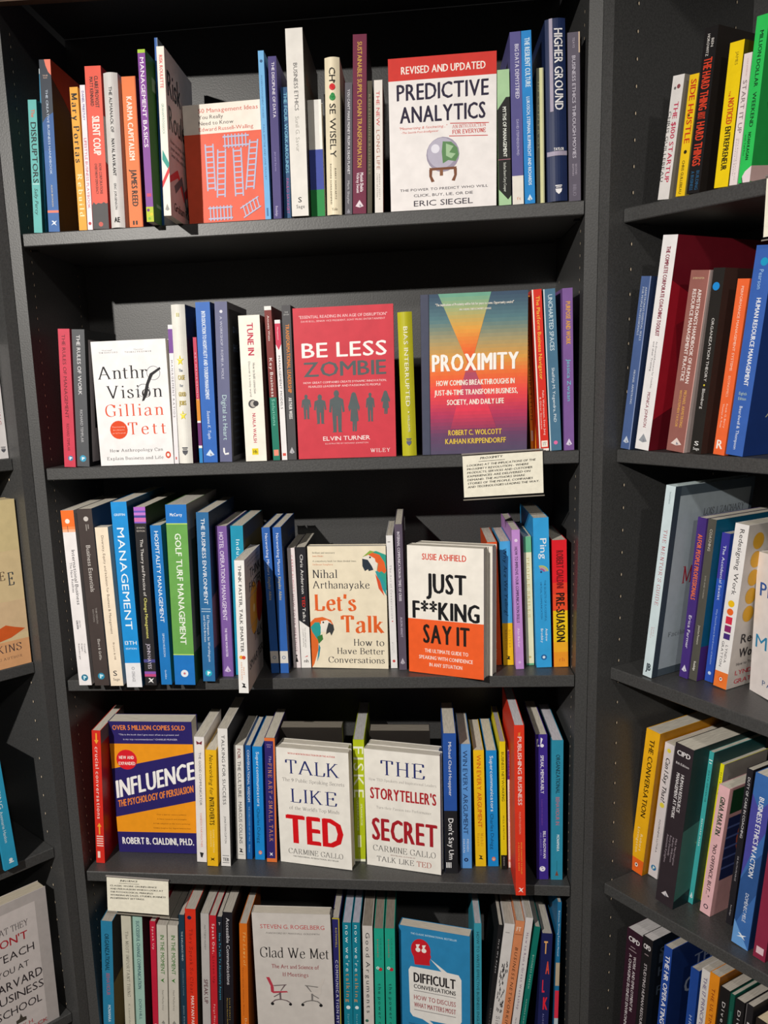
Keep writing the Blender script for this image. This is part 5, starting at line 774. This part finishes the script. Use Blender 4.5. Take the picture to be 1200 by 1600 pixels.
bk(b, 1, 992, 1014.6, (1036.5, 371), 'efedee', 'tall white hardback with maroon title and a dark red cover side', [
 ('THE COMPLETE CORPORATE COACHING TOOLKIT', .36, .64, .05, .455, '8a2440', 'b'), ('An Essential Resource for Coaches', .5, .62, .48, .7, '4a4a50'), ('and their Training', .3, .42, .48, .62, '4a4a50'), ('MONICA JOHNSON', .38, .6, .72, .89, '8a2440', ''),
 ('#', [(0, .2), (.4, .32), (.62, .25), (1, .4), (1, .8), (.4, .72), (0, .85)], 'a81c2c', 'r'), ('#', [(.1, .4), (.4, .32), (.5, .55), (.2, .7)], '8a1826', 'r')]+drop('9aa0a8', .945), rcol='6e1522', w=.2)
bk(b, 1, 1041, 1070.5, (1080, 426.5), '96615a', 'thick brownish pink paperback with white title, a handbook of resource management', [
 ("ARMSTRONG'S HANDBOOK OF HUMAN", .52, .72, .1, .61, 'f2e8e4', 'b'), ('RESOURCE MANAGEMENT PRACTICE', .24, .44, .1, .6, 'f2e8e4', 'b'), ('MICHAEL ARMSTRONG', .54, .7, .65, .86, 'd8a45a', 'b'), ('WITH STEPHEN TAYLOR', .3, .44, .65, .86, 'd8a45a', 'b'), ('SIXTEENTH EDITION', .15, .75, .037, .047, 'e0c8a0', 'h'), (None, .96, 1, 0, 1, 'd9a8a0')]+drop('e6d6d0', .945)
 +[('#', [(.1, y_), (.4, y_+.01), (.35, y_+.05), (.12, y_+.04)], '2c2626', 'r') for y_ in (.1, .22, .36, .5, .62, .76, .86)], rcol='c9b6b2', w=.2)
bk(b, 1, 1077.8, 1096, (1115, 421), '262422', 'black paperback with a blue dot at its top, ORGANIZATION THEORY', [
 ('@', .42, .095, .3, '1f8ad8'), ('ORGANIZATION THEORY', .42, .66, .26, .6, 'd8d6d4', ''), ('@', .5, .62, .07, 'e0d03a'), ('Blomberg', .4, .66, .64, .75, 'd8d6d4', ''), ('S', .3, .7, .93, .955, 'f0f0f0', 'hB'), ('Sage', .25, .8, .965, .98, 'f0f0f0', 'h'),
 ('O', .3, .55, .08, .15, 'e0c8bc', 'r'), ('T', .3, .55, .19, .26, 'e0c8bc', 'r'), ('Jo', .3, .5, .35, .38, 'b09a90', 'r'), (None, .2, .9, .42, .68, '2a7ac4', 'r'), (None, .2, .9, .7, .95, 'ee8a1e', 'r')], rcol='46302a', w=.17)
bk(b, 1, 1114, 1132.5, (1153, 438), 'ee6a38', 'orange paperback between the black theory book and the blue one', [
 ('PERFORMANCE MANAGEMENT SYSTEMS', .4, .62, .04, .51, 'f6d4c0', ''), ('ECONOMICS', .4, .6, .54, .66, 'f6c4a8', ''), ('Frank G. Barry', .55, .7, .7, .84, 'f6d4c0'), ('Thomas A. Ross', .25, .4, .7, .84, 'f6d4c0'), ('R', .2, .75, .91, .965, 'f6ece4', 'hB')], w=.16)
bk(b, 1, 1133.8, 1162, (1182.5, 387), '3a63b4', 'large blue textbook at the right end of its shelf, HUMAN RESOURCE MANAGEMENT', [
 ('@', .55, .075, .2, '1f9ac8'), ('Pearson', .36, .6, .11, .2, '9fc4e8', ''), ('HUMAN RESOURCE MANAGEMENT', .44, .7, .24, .655, 'f0f4f8', 'b'), ('Eighth', .25, .7, .685, .7, 'b8d0c0', 'h'), ('Edition', .25, .7, .71, .725, 'b8d0c0', 'h'), ('Beardwell & Thompson', .4, .58, .755, .97, 'dfe8f4', ''),
 ('HUMAN', .3, 1.3, .52, .59, 'dce4f0', 'rB'), ('MANAGEMENT', .3, 2.2, .66, .73, 'dce4f0', 'rB'), ('A CONTEMPORARY', .25, 1.5, .78, .81, 'c8ccb0', 'r'), (None, .0, 1, .04, .45, '1f2a3e', 'r'), (None, .3, 1, .84, .98, '5a5a9a', 'r')][:-5]+[
 ('HU', .35, .8, .52, .6, 'dce4f0', 'rB'), ('MA', .32, .9, .66, .74, 'dce4f0', 'rB'), ('A CO', .25, .75, .78, .81, 'c8ccb0', 'r'), (None, .55, 1, .84, .98, '6a6aa8', 'r'), ('@', .4, .2, .12, '5a6a80', 'r')], rcol='1c3a7e', w=.13)
GROUP = 'books on the third shelf of the right bookcase'
bk(b, 2, 1004, 1018.6, (1041.3, 759.5), 'd3e4ea', 'tall pale ice blue hardback with red serif capitals, a guide for mentors', [
 ("THE MENTOR'S GUIDE", .34, .7, .22, .61, 'b8404a', 's'), ('Second Edition', .46, .62, .03, .09, '8a9aa0'), ('Lois J.', .55, .68, .73, .78, 'c87a80'), ('Zachary', .32, .45, .73, .79, 'c87a80'), ('JB', .25, .8, .925, .965, '1c2a34', 'hB'),
 (None, 0, .07, 0, 1, '34404c', 'r'), (None, .07, .96, .05, .96, 'a2aeb6', 'r'), ('LOIS J. ZACHARY', .38, .9, .13, .165, '3a3a3e', 'rs'), ('MENTOR', .22, .9, .42, .51, 'a82a3a', 'rs'), ('GUIDE', .35, .85, .56, .65, 'a82a3a', 'rs'), ('Facilitating Effective', .14, .85, .765, .79, '3a3a3e', 'rs'), ('Learning', .35, .7, .82, .84, '3a3a3e', 'rs')], yb=1058.5, rcol='4a5660', w=.17, hard=1)
bk(b, 2, 1061, 1074.6, (1090.8, 809), '47307c', 'deep purple paperback with condensed orange capitals, on AI for people', [
 ('AI FOR PEOPLE PROFESSIONALS', .26, .78, .1, .5, 'e8743a', 'b'), ('Erica Farmer', .32, .66, .6, .81, 'e8e4f0', 'b')]+drop('d8d4e4', .94), yb=1060, w=.15)
bk(b, 2, 1076.2, 1089, (1107.2, 811.5), '55534c', 'olive grey paperback right of the deep purple one, COACHING', [
 ('COACHING', .34, .66, .06, .19, 'c8c4ba', ''), ('ZOE AND VOICES', .42, .58, .34, .48, 'a8a49a'), ('Jonathan Passmore', .4, .66, .65, .77, 'c8c4ba', ''), ('Routledge', .38, .66, .88, .94, 'e8e6e0', ''), (None, 0, 1, .78, 1, '4a2a72', 'r')], yb=1063.5, w=.15, rcol='0f5a78')
bk(b, 2, 1100.8, 1113.8, (1128.6, 833), '2f55b8', 'royal blue shorter paperback left of the white dotted one', [
 (None, 0, 1, 0, .3, '3f3a9e'), ('The Accidental Sexist', .34, .68, .08, .44, 'e4ecf8', 'b'), ('Why Fixed Requires Boardrooms of Inclusion', .4, .6, .5, .88, 'a8c0e8'), ('@', .5, .94, .2, 'c8d8f4')], yb=1066, w=.024)
RW = [('Redesigning Work', .4, .74, .03, .42, '2e2c30', 'b'), ('LYNDA', .52, .7, .73, .84, '3a3840', 'b'), ('GRATTON', .22, .4, .71, .87, '3a3840', 'b'), (None, 0, 1, .9, 1, 'ee7a34'), ('@', .5, .475, .24, 'eec01e'), ('@', .5, .525, .24, 'ee6a2a'), (None, .26, .74, .555, .6, 'd8304a'), (None, .26, .74, .61, .65, '8a2a6a'), (None, .26, .74, .66, .695, '46307c')]+bird(.945, .5, .2)
for j in range(5):
    for i_, c in ((0, 'c8962a'), (1, 'e8663a' if j else 'c8962a'), (2, 'd8304a')): RW.append(('@', .2+.28*i_, .1+.11*j, .095, c, 'r'))
RW += [('Redesigning', .14, 1.0, .66, .72, '2e2c30', 'rb'), ('Work', .14, .5, .75, .81, '2e2c30', 'rb'), ('How to Transform Your', .12, .7, .84, .86, '5a5658', 'r'), ('LYNDA', .12, .5, .89, .92, 'c83a4a', 'rb'), ('GRATTON', .12, .68, .945, .975, 'c83a4a', 'rb')]
bk(b, 2, 1114.3, 1135.7, (1149.5, 819), 'ece9e8', 'white paperback with rows of coloured dots, Redesigning Work', RW, yb=1076, rcol='bdb6b0', w=.12)
fo(b, 2, (1171, 1077), (1262, 1135), 861, 'efe7e4', 'cream cover facing out at the right edge of the picture, blue capitals', [('PEOPLE', .08, .92, .2, .3, '2a5aa8', 'rB'), ('MEET', .06, .92, .57, .67, '2a8ab8', 'rB'), ('PATRICK', .22, .8, .88, .92, '3a5a8a', 'rb')], t=.02)
GROUP = 'books on the fourth shelf of the right bookcase'
bk(b, 3, 983, 1004.3, (1010.5, 1140), 'f2b41c', 'amber paperback with an orange foot, THE CONVERSATION, right bookcase', [
 ('THE CONVERSATION', .34, .7, .06, .6, '3a2a08', 'B'), ('Robert', .52, .7, .72, .84, 'f8e8b8', ''), ('Livingston', .28, .46, .68, .86, 'f8e8b8', ''), (None, 0, 1, .9, 1, 'ee6a24')]+bird(.945, .5, .2), yb=1364, rcol='c8860e', w=.15)
bk(b, 3, 1012.6, 1027.3, (1039.6, 1161), 'e4dcde', 'white paperback with brush lettering right of the amber one', [
 ('Can I Say That?', .3, .76, .1, .42, '1c1c20', 'Bi'), ('@', .5, .05, .2, 'ecdc4a'), ('@', .5, .45, .25, 'ecdc4a'), ('POORNIMA LUTHRA', .42, .6, .56, .81, '4a4650', 'b')]+disc('2a7ab0', 'e4f0e0', .93, .5, .28), yb=1371, w=.14)
bk(b, 3, 1024, 1052.5, (1056, 1163), '332b30', 'thick dark brown textbook, HUMAN RESOURCE MANAGEMENT AT WORK', [
 ('CIPD', .14, .86, .035, .065, 'f0ecee', 'hB'), ('8th Edition', .14, .86, .105, .12, 'd8d2d6', 'hb'), ('HUMAN RESOURCE', .5, .68, .17, .4, 'e4e0e2', 'b'), ('MANAGEMENT AT WORK', .26, .44, .17, .45, 'e4e0e2', 'b'), ('Mick Marchington', .66, .76, .56, .73, 'a89aa4'), ('Adrian Wilkinson', .5, .6, .56, .72, 'a89aa4'), ('Rory Donnelly', .34, .44, .56, .69, 'a89aa4'), ('Anastasia Kynighou', .18, .28, .56, .74, 'a89aa4')]+drop('d8d2d6', .93, u=.5, s=.22)
 +[(None, 0, 1, 0, .5, '1f3a38', 'r'), ('#', [(0, .5), (1, .35), (1, .75), (0, .95)], '3c6a62', 'r'), ('#', [(.2, .6), (1, .5), (.6, .8)], '6a8a6a', 'r')], yb=1415, rcol='17282c', w=.15)
bk(b, 3, 1075, 1082.5, (1108.5, 1174), '3fa8a8', 'aqua paperback with dark title, data driven, fourth shelf of the right bookcase', [
 ('DATA-DRIVEN HR', .38, .7, .12, .32, '14383c', 'b'), ('BERNARD MARR', .36, .68, .43, .61, 'e0f0f0', 'b'), (None, .2, .9, .05, .056, 'e0f0f0'), (None, .3, .8, .068, .074, 'e0f0f0')]+drop('d0e8e8', .945), yb=1412, w=.12, rcol='1d4a4c')
bk(b, 3, 1094, 1101, (1125, 1193), 'e9e01a', 'lemon yellow paperback behind the pink one, right bookcase', [('HOW TO', .42, .74, .06, .22, '2a2810', 'b'), ('SPEAK UP', .42, .7, .3, .9, '8a841a')], yb=1409, rcol='8f8a84', w=.10)
bk(b, 3, 1093, 1110, (1123.9, 1227), 'e9b9be', 'short pink paperback with green and black marker lettering, No Offence', [
 ('GINA MARTIN', .32, .76, .08, .37, '1f3a2a', 'B'), (None, .3, .34, .08, .38, '2f9a4a'), ('"NO OFFENCE, BUT..."', .32, .66, .44, .86, '2a1c24', 'B'), ('@', .5, .94, .22, '3a3040'), ('@', .5, .94, .14, 'e9b9be'),
 (None, .06, .94, .02, .2, '1f4a2c', 'r'), (None, .06, .94, .23, .72, '27305e', 'r'), ('@', .5, .42, .25, 'c8604a', 'ro'), ('@', .5, .42, .14, '27305e', 'ro')]+[(None, .06, .94, .3+.08*k, .315+.08*k, '5a6aa8', 'r') for k in range(5)]+[('FEATURING', .3, .85, .8, .82, '5a3a40', 'r'), ('ESSAYS', .3, .85, .85, .88, '5a3a40', 'rb')], yb=1429, rcol='dca6a6', w=.13)
bk(b, 3, 1134, 1143.6, (1167.6, 1201), '26242a', 'narrow black paperback right of the pink one, DUTY OF CARE IN COACHING', [('DUTY OF CARE IN COACHING', .34, .74, .05, .43, 'e6e4e8', 'b'), ('DR RUTH PEARCE', .4, .64, .55, .71, 'b8b4ba'), ('Routledge', .4, .6, .87, .94, 'c8c4c8')], yb=1445, w=.15)
bk(b, 3, 1142.5, 1170, (1181, 1209), '3d6cb0', 'large swirling blue textbook, BUSINESS ETHICS IN ACTION', [
 ('#', [(0, .12), (.5, .2), (1, .12), (1, .3), (.4, .45), (0, .6)], '4a4aa0'), ('#', [(0, .62), (.5, .5), (1, .42), (1, .66), (.4, .8), (0, .9)], '2f5590'), ('#', [(0, .86), (1, 1), (0, 1)], '6aa0dc'), ('BUSINESS ETHICS IN ACTION', .4, .68, .12, .58, 'eef0f4', 'b'), ('DOMÈNEC MELÉ', .42, .62, .68, .85, 'dce4f0', '')]+runner('eef4fa', .935), yb=1480, rcol='233c6e', w=.18)
bk(b, 3, 1176, 1196, (1216, 1222), '8a2a44', 'maroon paperback cut by the right edge of the picture', [('ETHICS', .35, .7, .1, .5, 'e0c0c8', 'b'), (None, .2, .8, .93, .97, 'e0c0c8')], yb=1500, rcol='6a1e34', w=.16)
GROUP = 'books on the fifth shelf of the right bookcase'
def r5(*a, **k): return b5(*a, bay=RB, row=4, lean=.05, **k)
r5((980.5, 1450), 1003, 962, 983.5, '331a28', 'dark aubergine textbook at the left end of the lowest visible right shelf', [('CIPD', .14, .86, .04, .07, 'ece8ea', 'hB'), (None, .3, .6, .1, .105, '9a8a90'), (None, .2, .7, .12, .125, '9a8a90'), ('WORK AND EMPLOYMENT IN', .54, .72, .15, .5, 'd4ccd0', 'b'), ('A CHANGING BUSINESS ENVIRONMENT', .26, .44, .15, .66, 'd4ccd0', 'b')], pg='c8c4c4')
r5((1005, 1462), 1019.5, 990.5, 1004.8, '1f1c1e', 'black textbook beside the aubergine one, STUDYING HUMAN RESOURCE MANAGEMENT', [('CIPD', .14, .86, .04, .07, 'ece8ea', 'hB'), (None, .3, .7, .1, .105, '9a8a90'), ('STUDYING HUMAN RESOURCE MANAGEMENT', .36, .64, .16, .8, 'd4ccd0', 'b'), ('@', .4, .6, .1, 'c82a34'),
 (None, .1, .95, .1, .16, '3c4654', 'r'), ('STRATEGIC', .1, .95, .06, .12, '4a5666', 'rb'), ('HUMAN', .1, .8, .18, .24, '4a5666', 'rb'), ('RESOURCE', .1, .95, .3, .36, '4a5666', 'rb'), ('#', [(0, .6), (1, .5), (1, .8), (0, .8)], '4a1a5a', 'r')], rcol='151c26', pg='c8c4c4')
r5((1038.5, 1477), 1050, 1021.5, 1033.5, '23479a', 'blue paperback with white spine capitals, an HR operating model', [('THE HR OPERATING MODEL', .26, .82, .05, .62, 'eceef4', 'B'), ('THE', .3, .62, .1, .17, '7a86a4', 'rB'), ('OPERATING', .2, 1.0, .22, .31, '9aa4b8', 'rB'), ('MODEL', .35, .95, .36, .45, '9aa4b8', 'rB'), ('Design a HR', .1, .7, .52, .56, '8aa03a', 'ri'), ('for growth', .1, .6, .6, .64, '8aa03a', 'ri')], rcol='142a5e')
r5((1080, 1511), 1092, 1063.5, 1075, '234a9c', 'blue paperback behind the narrow white one, lowest right shelf', [('HR DISRUPTED', .35, .7, .3, .7, 'b8c8e8')], s=.03)
r5((1097.5, 1513), 1109, 1078, 1089.5, 'd4d0ce', 'narrow white paperback with violet and gold capitals, lowest right shelf', [('THE 17 PRINCIPLES', .3, .75, .04, .36, '5a4a7a', 'b'), ('OF COACHING', .3, .75, .39, .7, 'c8a45a', 'b')])
r5((1110, 1519), 1124, 1090.5, 1105, 'e08a1e', 'orange paperback, THE ULTIMATE COACHING, lowest right shelf', [('THE ULTIMATE COACHING METHOD', .34, .68, .08, .8, '7a1c12', 'b')], rcol='8a5210')
r5((1126, 1541), 1140, 1109, 1123, '1c1a1a', 'black paperback right of the orange one, Disrupting white capitals', [('Diversity at Work', .34, .68, .08, .6, 'd0cccc', 'b')], rcol='14463a')
r5((1142, 1552), 1148, 1124, 1130, '155244', 'thin dark green paperback between the black ones', [(None, .3, .7, .1, .5, '1f6a58')])
r5((1150, 1560), 1163, 1132, 1145, '1d1b1d', 'black paperback right of the thin dark green one', [('Diversity at Scale', .34, .68, .06, .6, 'd0cccc', 'b')])
r5((1167, 1568), 1177, 1147, 1158.5, '242225', 'black paperback with grey edges near the lower right corner', [('BELONG', .34, .68, .1, .5, 'd0cccc', 'b'), (None, 0, .1, 0, 1, '6a6668')])
r5((1182, 1590), 1200, 1166, 1187, '2a2320', 'dark brown book with cream pages in the lower right corner', [('HUMAN', .34, .68, .1, .5, '8a8480', 'b')], pg='d9c8a8')

# ================================================================ left-hand bookcase
b = LB
GROUP = 'books in the left bookcase'
bk(b, 1, 0.5, 14.5, (-21, 538), 'e8e4e4', 'white paperback cut by the left edge of the picture, grey shield mark at its foot', [('MARKETING', .3, .65, .3, .7, 'b0304a', 'b')]+shield('5a5a62', .925, .5, .28), w=.13, s=.01, rcol='c8c2be')
bk(b, 1, -16, -1, (-38, 538), 'e4e0e0', 'second white paperback further left, mostly outside the picture', [], w=.13, s=.01)
fo(b, 2, -90, 49.4, 797, 'dfc79a', 'sandy cover with orange dunes in the left bookcase, letters NS near its corner', [
 (None, 0, 1, 0, .3, 'dcc896', 'r'), (None, 0, 1, .6, .8, 'dec098', 'r'), ('THE', .6, .8, .42, .47, '5a4636', 'rs'), ('E', .83, .9, .43, .505, '3a4650', 'rs'),
 ('#', [(.3, .83), (.6, .77), (.75, .74), (.85, .76), (.97, .78), (.8, .82), (.6, .84)], 'd8602a', 'r'), (None, 0, 1, .84, 1, 'e0a878', 'r'), ('HAWKINS', .3, .9, .86, .905, '4a3c40', 'rs'), ('BESTSELLING AUTHOR', .3, .9, .935, .95, '4a3c40', 'rs')], t=.03, s=(.002, .002), pg='c8b894')
bk(b, 3, 8, 29.8, (-26, 1172), '2f9dc6', 'sky blue paperback in the left bookcase with a white name down its spine', [('MARKETING', .36, .66, .1, .5, 'e4f0f6', 'b'), ('Annmarie Hanlon', .34, .58, .52, .78, 'd8ecf4', ''), ('@', .55, .93, .14, 'e4f0f6'), (None, .4, .75, .945, .955, 'e4f0f6')], yb=1357, w=.15)
bk(b, 3, -12, 4.3, (-44, 1180), '2c2620', 'dark book left of the sky blue one in the left bookcase', [], yb=1364, w=.15, s=.0)
WT = [(None, 0, 1, 0, 1, 'b7b0ae', 'r'), (None, .06, .86, .07, .95, 'd4ccca', 'r'), ('WHAT THEY', .3, .76, .17, .215, '3a3438', 'rs'), ("DON'T", .32, .74, .245, .305, 'b02a34', 'rb'), ('TEACH', .35, .8, .35, .41, '2c262a', 'r'), ('YOU AT', .35, .72, .46, .505, '2c262a', 'r'), ('HARVARD', .26, .86, .55, .615, '2c262a', 'r'), ('BUSINESS', .26, .86, .645, .705, '2c262a', 'r'), ('SCHOOL', .3, .82, .745, .805, '2c262a', 'r'),
 ('#', [(.5, .885), (.5, .86), (.54, .855), (.56, .82), (.58, .855), (.62, .86), (.62, .885)], '4a443c', 'r'), ('MARK H.', .42, .7, .9, .93, 'b8323c', 'r'), ('McCORMACK', .3, .86, .945, .975, 'b8323c', 'r')]
P_ = LB.hitY(93, 1591, .01); zz = LB.z(4, P_.x)
fo(b, 4, -40, 93, 1447, 'd0c8c4', 'pale cover with charcoal and red capitals in the lower left corner, Business School', WT, t=.026, s=(.006, .006), pg='b8ae9c')

# ---------------------------------------------------------------- hand-written cards in clear sleeves hanging from shelf fronts
def card(name, label, bay, c, lines, title, W_, H_, tilt, y=-.0035):
    """c: pixel of the top left corner; lies just in front of the shelf edge"""
    P = bay.hitY(c[0], c[1], y); az = V((math.sin(tilt), 0, math.cos(tilt))); ax = V((az.z, 0, -az.x))
    mw = mk_matrix(bay, P, ax, V((0, 1, 0)), az)
    root = thing(name, label, 'card', 'hand-written note cards', mw)
    vs, fs = [], []; box(vs, fs, 0, W_, 0, .0006, -H_, 0); mesh('note_paper', vs, fs, mat('f6f1df', 'card'), root)
    m = bpy.data.materials.get('clear_plastic')
    if not m:
        m = bpy.data.materials.new('clear_plastic'); m.use_nodes = True; nt = m.node_tree; nt.nodes.clear()
        o_ = nt.nodes.new('ShaderNodeOutputMaterial'); g_ = nt.nodes.new('ShaderNodeBsdfGlossy'); t_ = nt.nodes.new('ShaderNodeBsdfTransparent'); x_ = nt.nodes.new('ShaderNodeMixShader'); n_ = nt.nodes.new('ShaderNodeTexNoise'); n_.inputs['Scale'].default_value = 30; l_ = nt.nodes.new('ShaderNodeMapRange')
        l_.inputs[3].default_value = .005; l_.inputs[4].default_value = .03; nt.links.new(n_.outputs['Fac'], l_.inputs[0]); nt.links.new(l_.outputs[0], x_.inputs[0])
        g_.inputs['Roughness'].default_value = .25; g_.inputs['Color'].default_value = (.8, .8, .8, 1)
        nt.links.new(t_.outputs[0], x_.inputs[1]); nt.links.new(g_.outputs[0], x_.inputs[2]); nt.links.new(x_.outputs[0], o_.inputs['Surface'])
    vs, fs = [], []; box(vs, fs, -.0012, W_+.0012, -.0012, -.0009, -H_-.0035, .001); mesh('clear_sleeve', vs, fs, m, root)
    vs, fs = [], []
    for k in range(7):   # the folded clip edge along the top and the sealed foot of the sleeve
        a = math.pi*k/6; vs += [(-.0012, .0004-.002*math.sin(a), .001+.0028*(k/6)), (W_+.0012, .0004-.002*math.sin(a), .001+.0028*(k/6))]
    fs = [(2*k, 2*k+1, 2*k+3, 2*k+2) for k in range(6)]
    mesh('holder_strip', vs, fs, mat('8e8884', 'card'), root)
    vs, fs = [], []; box(vs, fs, -.0012, W_+.0012, -.0016, .0006, -H_-.0042, -H_-.0028); mesh('sleeve_seam', vs, fs, mat('8b8478', 'card'), root)
    pv, pf = [], []
    def ln(t_, u0, u1, v, hh):
        tv, tf, tw = layout(t_, 1, False); q = len(pv)
        for x, yy, z_ in tv: pv.append((W_*(u0+(u1-u0)*(x+.15*yy)/tw), -.0003-z_*6e-6, -H_*v+H_*hh*yy+W_*(u1-u0)*.03*x/tw)); 
        pf.extend(tuple(q+i for i in f) for f in tf)
    ln(title, .22, .5, .1, .055)
    q = len(pv); pv += [(W_*.2, -.0003, -H_*.155), (W_*.53, -.0003, -H_*.145), (W_*.53, -.0003, -H_*.135), (W_*.2, -.0003, -H_*.145)]; pf.append((q, q+1, q+2, q+3))
    n_ = len(lines)
    for i, (t_, wd_) in enumerate(lines): ln(t_, .05, .05+wd_, .26+.52*i/max(n_-1, 1)*(n_/7 if n_ < 7 else 1), .05)
    mesh('handwriting', pv, pf, mat('2a2622', 'print'), root)
    return root
card('note_card', 'hand-written note card hanging under the sunset coloured cover, second shelf', MAIN, (722.5, 713),
 [('LOOKING AT THE IMPLICATIONS OF THE', .86), ('PROXIMITY REVOLUTION - WHERE', .77), ('PRODUCTS, SERVICES AND CUSTOMER', .82), ('EXPERIENCES ARE DELIVERED ON', .79), ('DEMAND. THE AUTHORS SHARE', .72), ('STORIES OF THE PEOPLE, COMPANIES', .82), ('AND TECHNOLOGIES LEADING THE WAY.', .9)], 'PROXIMITY', .1115, .059, math.radians(-2.1))
card('note_card', 'hand-written note card hanging under the navy and orange cover, fourth shelf', MAIN, (166.5, 1370.5),
 [('CLASSIC WORK ON INFLUENCE', .76), ('AND PERSUASION WHICH LOOKS AT', .86), ('THE PSYCHOLOGICAL PRINCIPLES', .7), ('WORKING IN SALES, STUDIES, BUSINESS', .9), ('IN DIFFERENT SETTINGS.', .56)], 'INFLUENCE', .104, .061, math.radians(3.2))
card('note_card', 'hand-written note card at the upper right edge of the picture, below the green book', RB, (1198, 279), [('THIS IS THE', .9), ('NEW WORK', .9), ('ON PLANNING', .9), ('SMALL FIRMS', .9), ('AND START UPS', .9)], 'STARTUP', .105, .063, math.radians(0))
